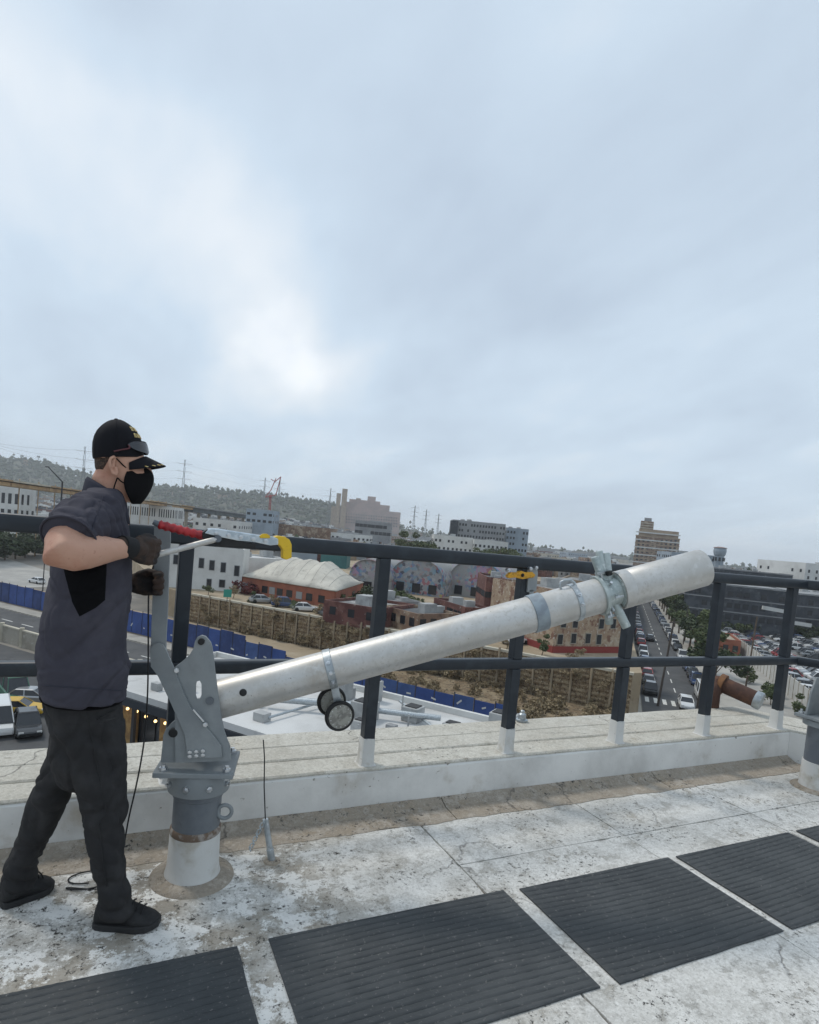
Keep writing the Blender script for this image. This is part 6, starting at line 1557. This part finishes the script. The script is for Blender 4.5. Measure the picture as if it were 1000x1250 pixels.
# ================================================================== CARS
m_tyre = mat('tyre', (.015, .015, .015), .8); m_lampg = mat('lamp glass', (.55, .56, .55), .2)
def car_meshes(L, Wd, H, van=False):
    b = MB(); rr = []
    hood = .62 if not van else .85
    for x, w, z0, z1 in ((-L/2, .86, .38, .70), (-L/2+.08, .95, .28, .88*H/1.45 if van else .84), (-L*.25, 1, .24, .92 if not van else 1.1), (0, 1, .24, .93 if not van else 1.1), (L*.22, 1, .24, .92 if not van else 1.1), (L*.40, .97, .24, .80 if not van else .95), (L/2-.07, .92, .28, .68 if not van else .85), (L/2, .82, .36, .58)):
        w *= Wd/2; rr.append([(x, -w, z0+.1), (x, -w*.92, z0), (x, w*.92, z0), (x, w, z0+.1), (x, w, z1-.16), (x, w*.9, z1), (x, -w*.9, z1), (x, -w, z1-.16)])
    b.rings(rr); body = b.mesh('body')
    c = MB(); z0, z1 = (.90, H) if not van else (1.05, H)
    xb0, xb1, xt0, xt1 = (-L*.42, L*.24, -L*.28, L*.07) if not van else (-L*.48, L*.36, -L*.46, L*.20)
    w0, w1 = Wd*.46, Wd*.37
    c.rings([[(xb0, -w0, z0), (xb1, -w0, z0), (xb1, w0, z0), (xb0, w0, z0)], [(xt0, -w1, z1-.06), (xt1, -w1, z1-.06), (xt1, w1, z1-.06), (xt0, w1, z1-.06)]]); cab = c.mesh('glasshouse')
    r = MB(); r.rings([[(xt0-.05, -w1-.02, z1-.07), (xt1+.05, -w1-.02, z1-.07), (xt1+.05, w1+.02, z1-.07), (xt0-.05, w1+.02, z1-.07)], [(xt0+.1, -w1+.08, z1), (xt1-.1, -w1+.08, z1), (xt1-.1, w1-.08, z1), (xt0+.1, w1-.08, z1)]])
    for sx in (-1, 1): r.beam((xt1, sx*w1, z1-.07), (xb1, sx*w0, z0), .07, .07).beam((xt0, sx*w1, z1-.07), (xb0, sx*w0, z0), .09, .09).beam(((xt0+xt1)/2, sx*(w1+.01), z1-.07), ((xb0+xb1)/2, sx*(w0+.01), z0), .09, .05)
    roof = r.mesh('roof')
    wh = lathe((0, 0, 0), [(.02, -.10), (.20, -.11), (.30, -.10), (.33, -.07), (.33, .07), (.30, .10), (.20, .11), (.02, .10)], 14, (0, 1, 0)).mesh('wheel')
    hl = MB().box((L/2-.12, -.18, .56), (L/2-.02, .18, .70)).mesh('headlight')
    for me in (body, cab, roof, wh, hl):
        bm = bmesh.new(); bm.from_mesh(me); bmesh.ops.recalc_face_normals(bm, faces=bm.faces); bm.to_mesh(me); bm.free()
    return body, cab, roof, wh, hl
CM = {'car': (car_meshes(4.5, 1.8, 1.46), 4.5, 1.8), 'suv': (car_meshes(4.7, 1.9, 1.75), 4.7, 1.9), 'van': (car_meshes(5.4, 2.0, 2.3, True), 5.4, 2.0)}
PAINT = {'white': mat('white car paint', (.62, .62, .61), .25, coat=.5), 'black': mat('black car paint', (.012, .013, .015), .2, coat=.5), 'silver': mat('silver car paint', (.34, .35, .36), .3, metal=.5, coat=.4), 'grey': mat('grey car paint', (.10, .105, .11), .3, coat=.4),
         'red': mat('red car paint', (.30, .018, .02), .25, coat=.5), 'blue': mat('blue car paint', (.03, .06, .15), .25, coat=.5), 'green': mat('green truck paint', (.03, .12, .075), .4), 'yellow': mat('yellow car paint', (.55, .34, .03), .4)}
for (ms_, L, Wd) in CM.values():
    ms_[0].materials.append(None); ms_[2].materials.append(None); ms_[1].materials.append(m_glass); ms_[3].materials.append(m_tyre); ms_[4].materials.append(m_lampg)
def car(p, ang, colr, label, group=None, kind='car', name='parked_car'):
    ms_, L, Wd = CM[kind]; t = empty(name, p, ang); tag(t, label, 'car' if kind != 'van' else 'van', group)
    def add(me, nm, loc=(0, 0, 0), paint=False):
        o = bpy.data.objects.new(nm, me); COL.objects.link(o); o.parent = t; o.location = loc
        if paint: o.material_slots[0].link = 'OBJECT'; o.material_slots[0].material = PAINT[colr]
        return o
    add(ms_[0], 'body', paint=True); add(ms_[1], 'glasshouse'); add(ms_[2], 'roof', paint=True)
    for sx in (-1, 1):
        for sy in (-1, 1): add(ms_[3], 'wheel', (sx*L*.31, sy*(Wd/2-.1), .33))
    for sy in (-1, 1): add(ms_[4], 'headlight', (0, sy*Wd*.33, 0))
random.seed(9)
g3 = GZ+.03
def atg(x, y): q = onz(x, y, g3); return q
face = lambda p: math.atan2(-p.y, -p.x)
q = atg(33, 893); car(q, face(q)+.10, 'black', 'black car in the yard below with its nose towards the roof', kind='suv')
q = atg(-2, 890); car(q, face(q)+.05, 'white', 'white van parked beside the black car in the yard below', kind='van')
q = atg(39, 858); car(q, face(q)+1.2, 'silver', 'silver car behind the black car in the yard below')
q = atg(20, 872); car(q, face(q)+1.3, 'yellow', 'yellow car beyond the white van in the yard below')
q = atg(17, 852); car(q, face(q)+.2, 'green', 'green van at the back of the yard below', kind='van')
q = onz(45, 712, g3); car(q, 2.2, 'white', 'white car on the pale road behind the blue hoarding')
sa = math.atan2(Sd.y, Sd.x)
for (x, y, c, kd, r) in ((436, 745, 'white', 'car', .3), (424, 750, 'silver', 'car', .4), (450, 758, 'white', 'van', -.6), (405, 752, 'grey', 'car', .2), (348, 741, 'blue', 'suv', -.1), (372, 746, 'white', 'car', -.15), (320, 736, 'silver', 'car', -.1), (640, 782, 'black', 'car', .1), (652, 784, 'grey', 'suv', .1), (628, 786, 'white', 'car', .2)):
    q = onz(x, y, PZ); car(q, r+random.uniform(-.1, .1), c, c+(' van' if kd == 'van' else ' car')+' parked on the tan ground above the timber wall', 'vehicles above the timber wall', kd)
for k in range(14):
    q = fg(-82+k*5+random.uniform(-1, 1), 78.5+random.uniform(-.6, 1), PZ); tree(q, random.uniform(1.2, 2.2), random.uniform(.7, 1.2), 'b' if k % 2 else 'm', 'low scrubby bush along the top of the timber wall', 'bushes along the timber wall', 'shrub')
cols = ['black', 'grey', 'silver', 'white', 'white', 'silver', 'blue', 'red', 'black']
GL = 'parked along the left kerb of the street'; GR = 'parked along the right kerb of the street'
for k in range(26):
    c = random.choice(cols) if k > 2 else ['black', 'grey', 'red'][k]
    if k % 9 == 7: continue
    car(sn(92+k*6.1+random.uniform(-.5, .5), 5.4, g3), sa+random.uniform(-.02, .02), c, c+' car '+GL, 'cars '+GL, 'suv' if k % 3 == 0 else 'car')
for k in range(28):
    c = random.choice(['white', 'white', 'silver', 'grey', 'black', 'blue'])
    if k % 8 == 5: continue
    car(sn(104+k*6.1+random.uniform(-.5, .5), 12.7, g3), sa+math.pi+random.uniform(-.02, .02), c, c+' car '+GR, 'cars '+GR, 'suv' if k % 4 == 0 else 'car')
car(sn(94, 12.5, g3), sa+math.pi, 'white', 'white van at the right kerb beside the dark utility pole', kind='van')
car(sn(150, 7.6, g3), sa, 'black', 'black car driving up the street between the parked rows'); car(sn(86.5, 9.6, g3), sa+math.pi, 'white', 'white car driving over the striped crossing')
for (n_, s0, s1) in ((29.6, 99, 187), (35.2, 116, 187), (42, 150, 188), (47.5, 158, 190), (54, 172, 196), (59.5, 180, 200)):
    a = s0
    while a < s1:
        a += 2.85
        if random.random() < .14: continue
        c = random.choice(['white', 'silver', 'black', 'grey', 'blue', 'red', 'silver', 'white', 'black']); pp = sn(a, n_, g3); u = pix(pp)
        if u[0] > 1025: continue
        car(pp, sa+math.pi/2+random.choice((0, math.pi))+random.uniform(-.03, .03), c, c+' car parked in the walled car park', 'cars in the walled car park', random.choice(('car', 'car', 'suv')))

# ================================================================== HAZE
hz = MB().box((-8000, -2500, GZ-1), (8000, 8000, 190)).build('haze', None); tag(hz, 'thin pale haze over the whole city', 'haze', kind='stuff')
Mh = bpy.data.materials.new('haze'); Mh.use_nodes = True; tt = Mh.node_tree; tt.nodes.clear()
pv = tt.nodes.new('ShaderNodeVolumePrincipled'); pv.inputs['Color'].default_value = (.93, .96, 1, 1); pv.inputs['Density'].default_value = .00017; pv.inputs['Anisotropy'].default_value = 0
oo = tt.nodes.new('ShaderNodeOutputMaterial'); tt.links.new(pv.outputs[0], oo.inputs['Volume']); hz.data.materials.append(Mh)
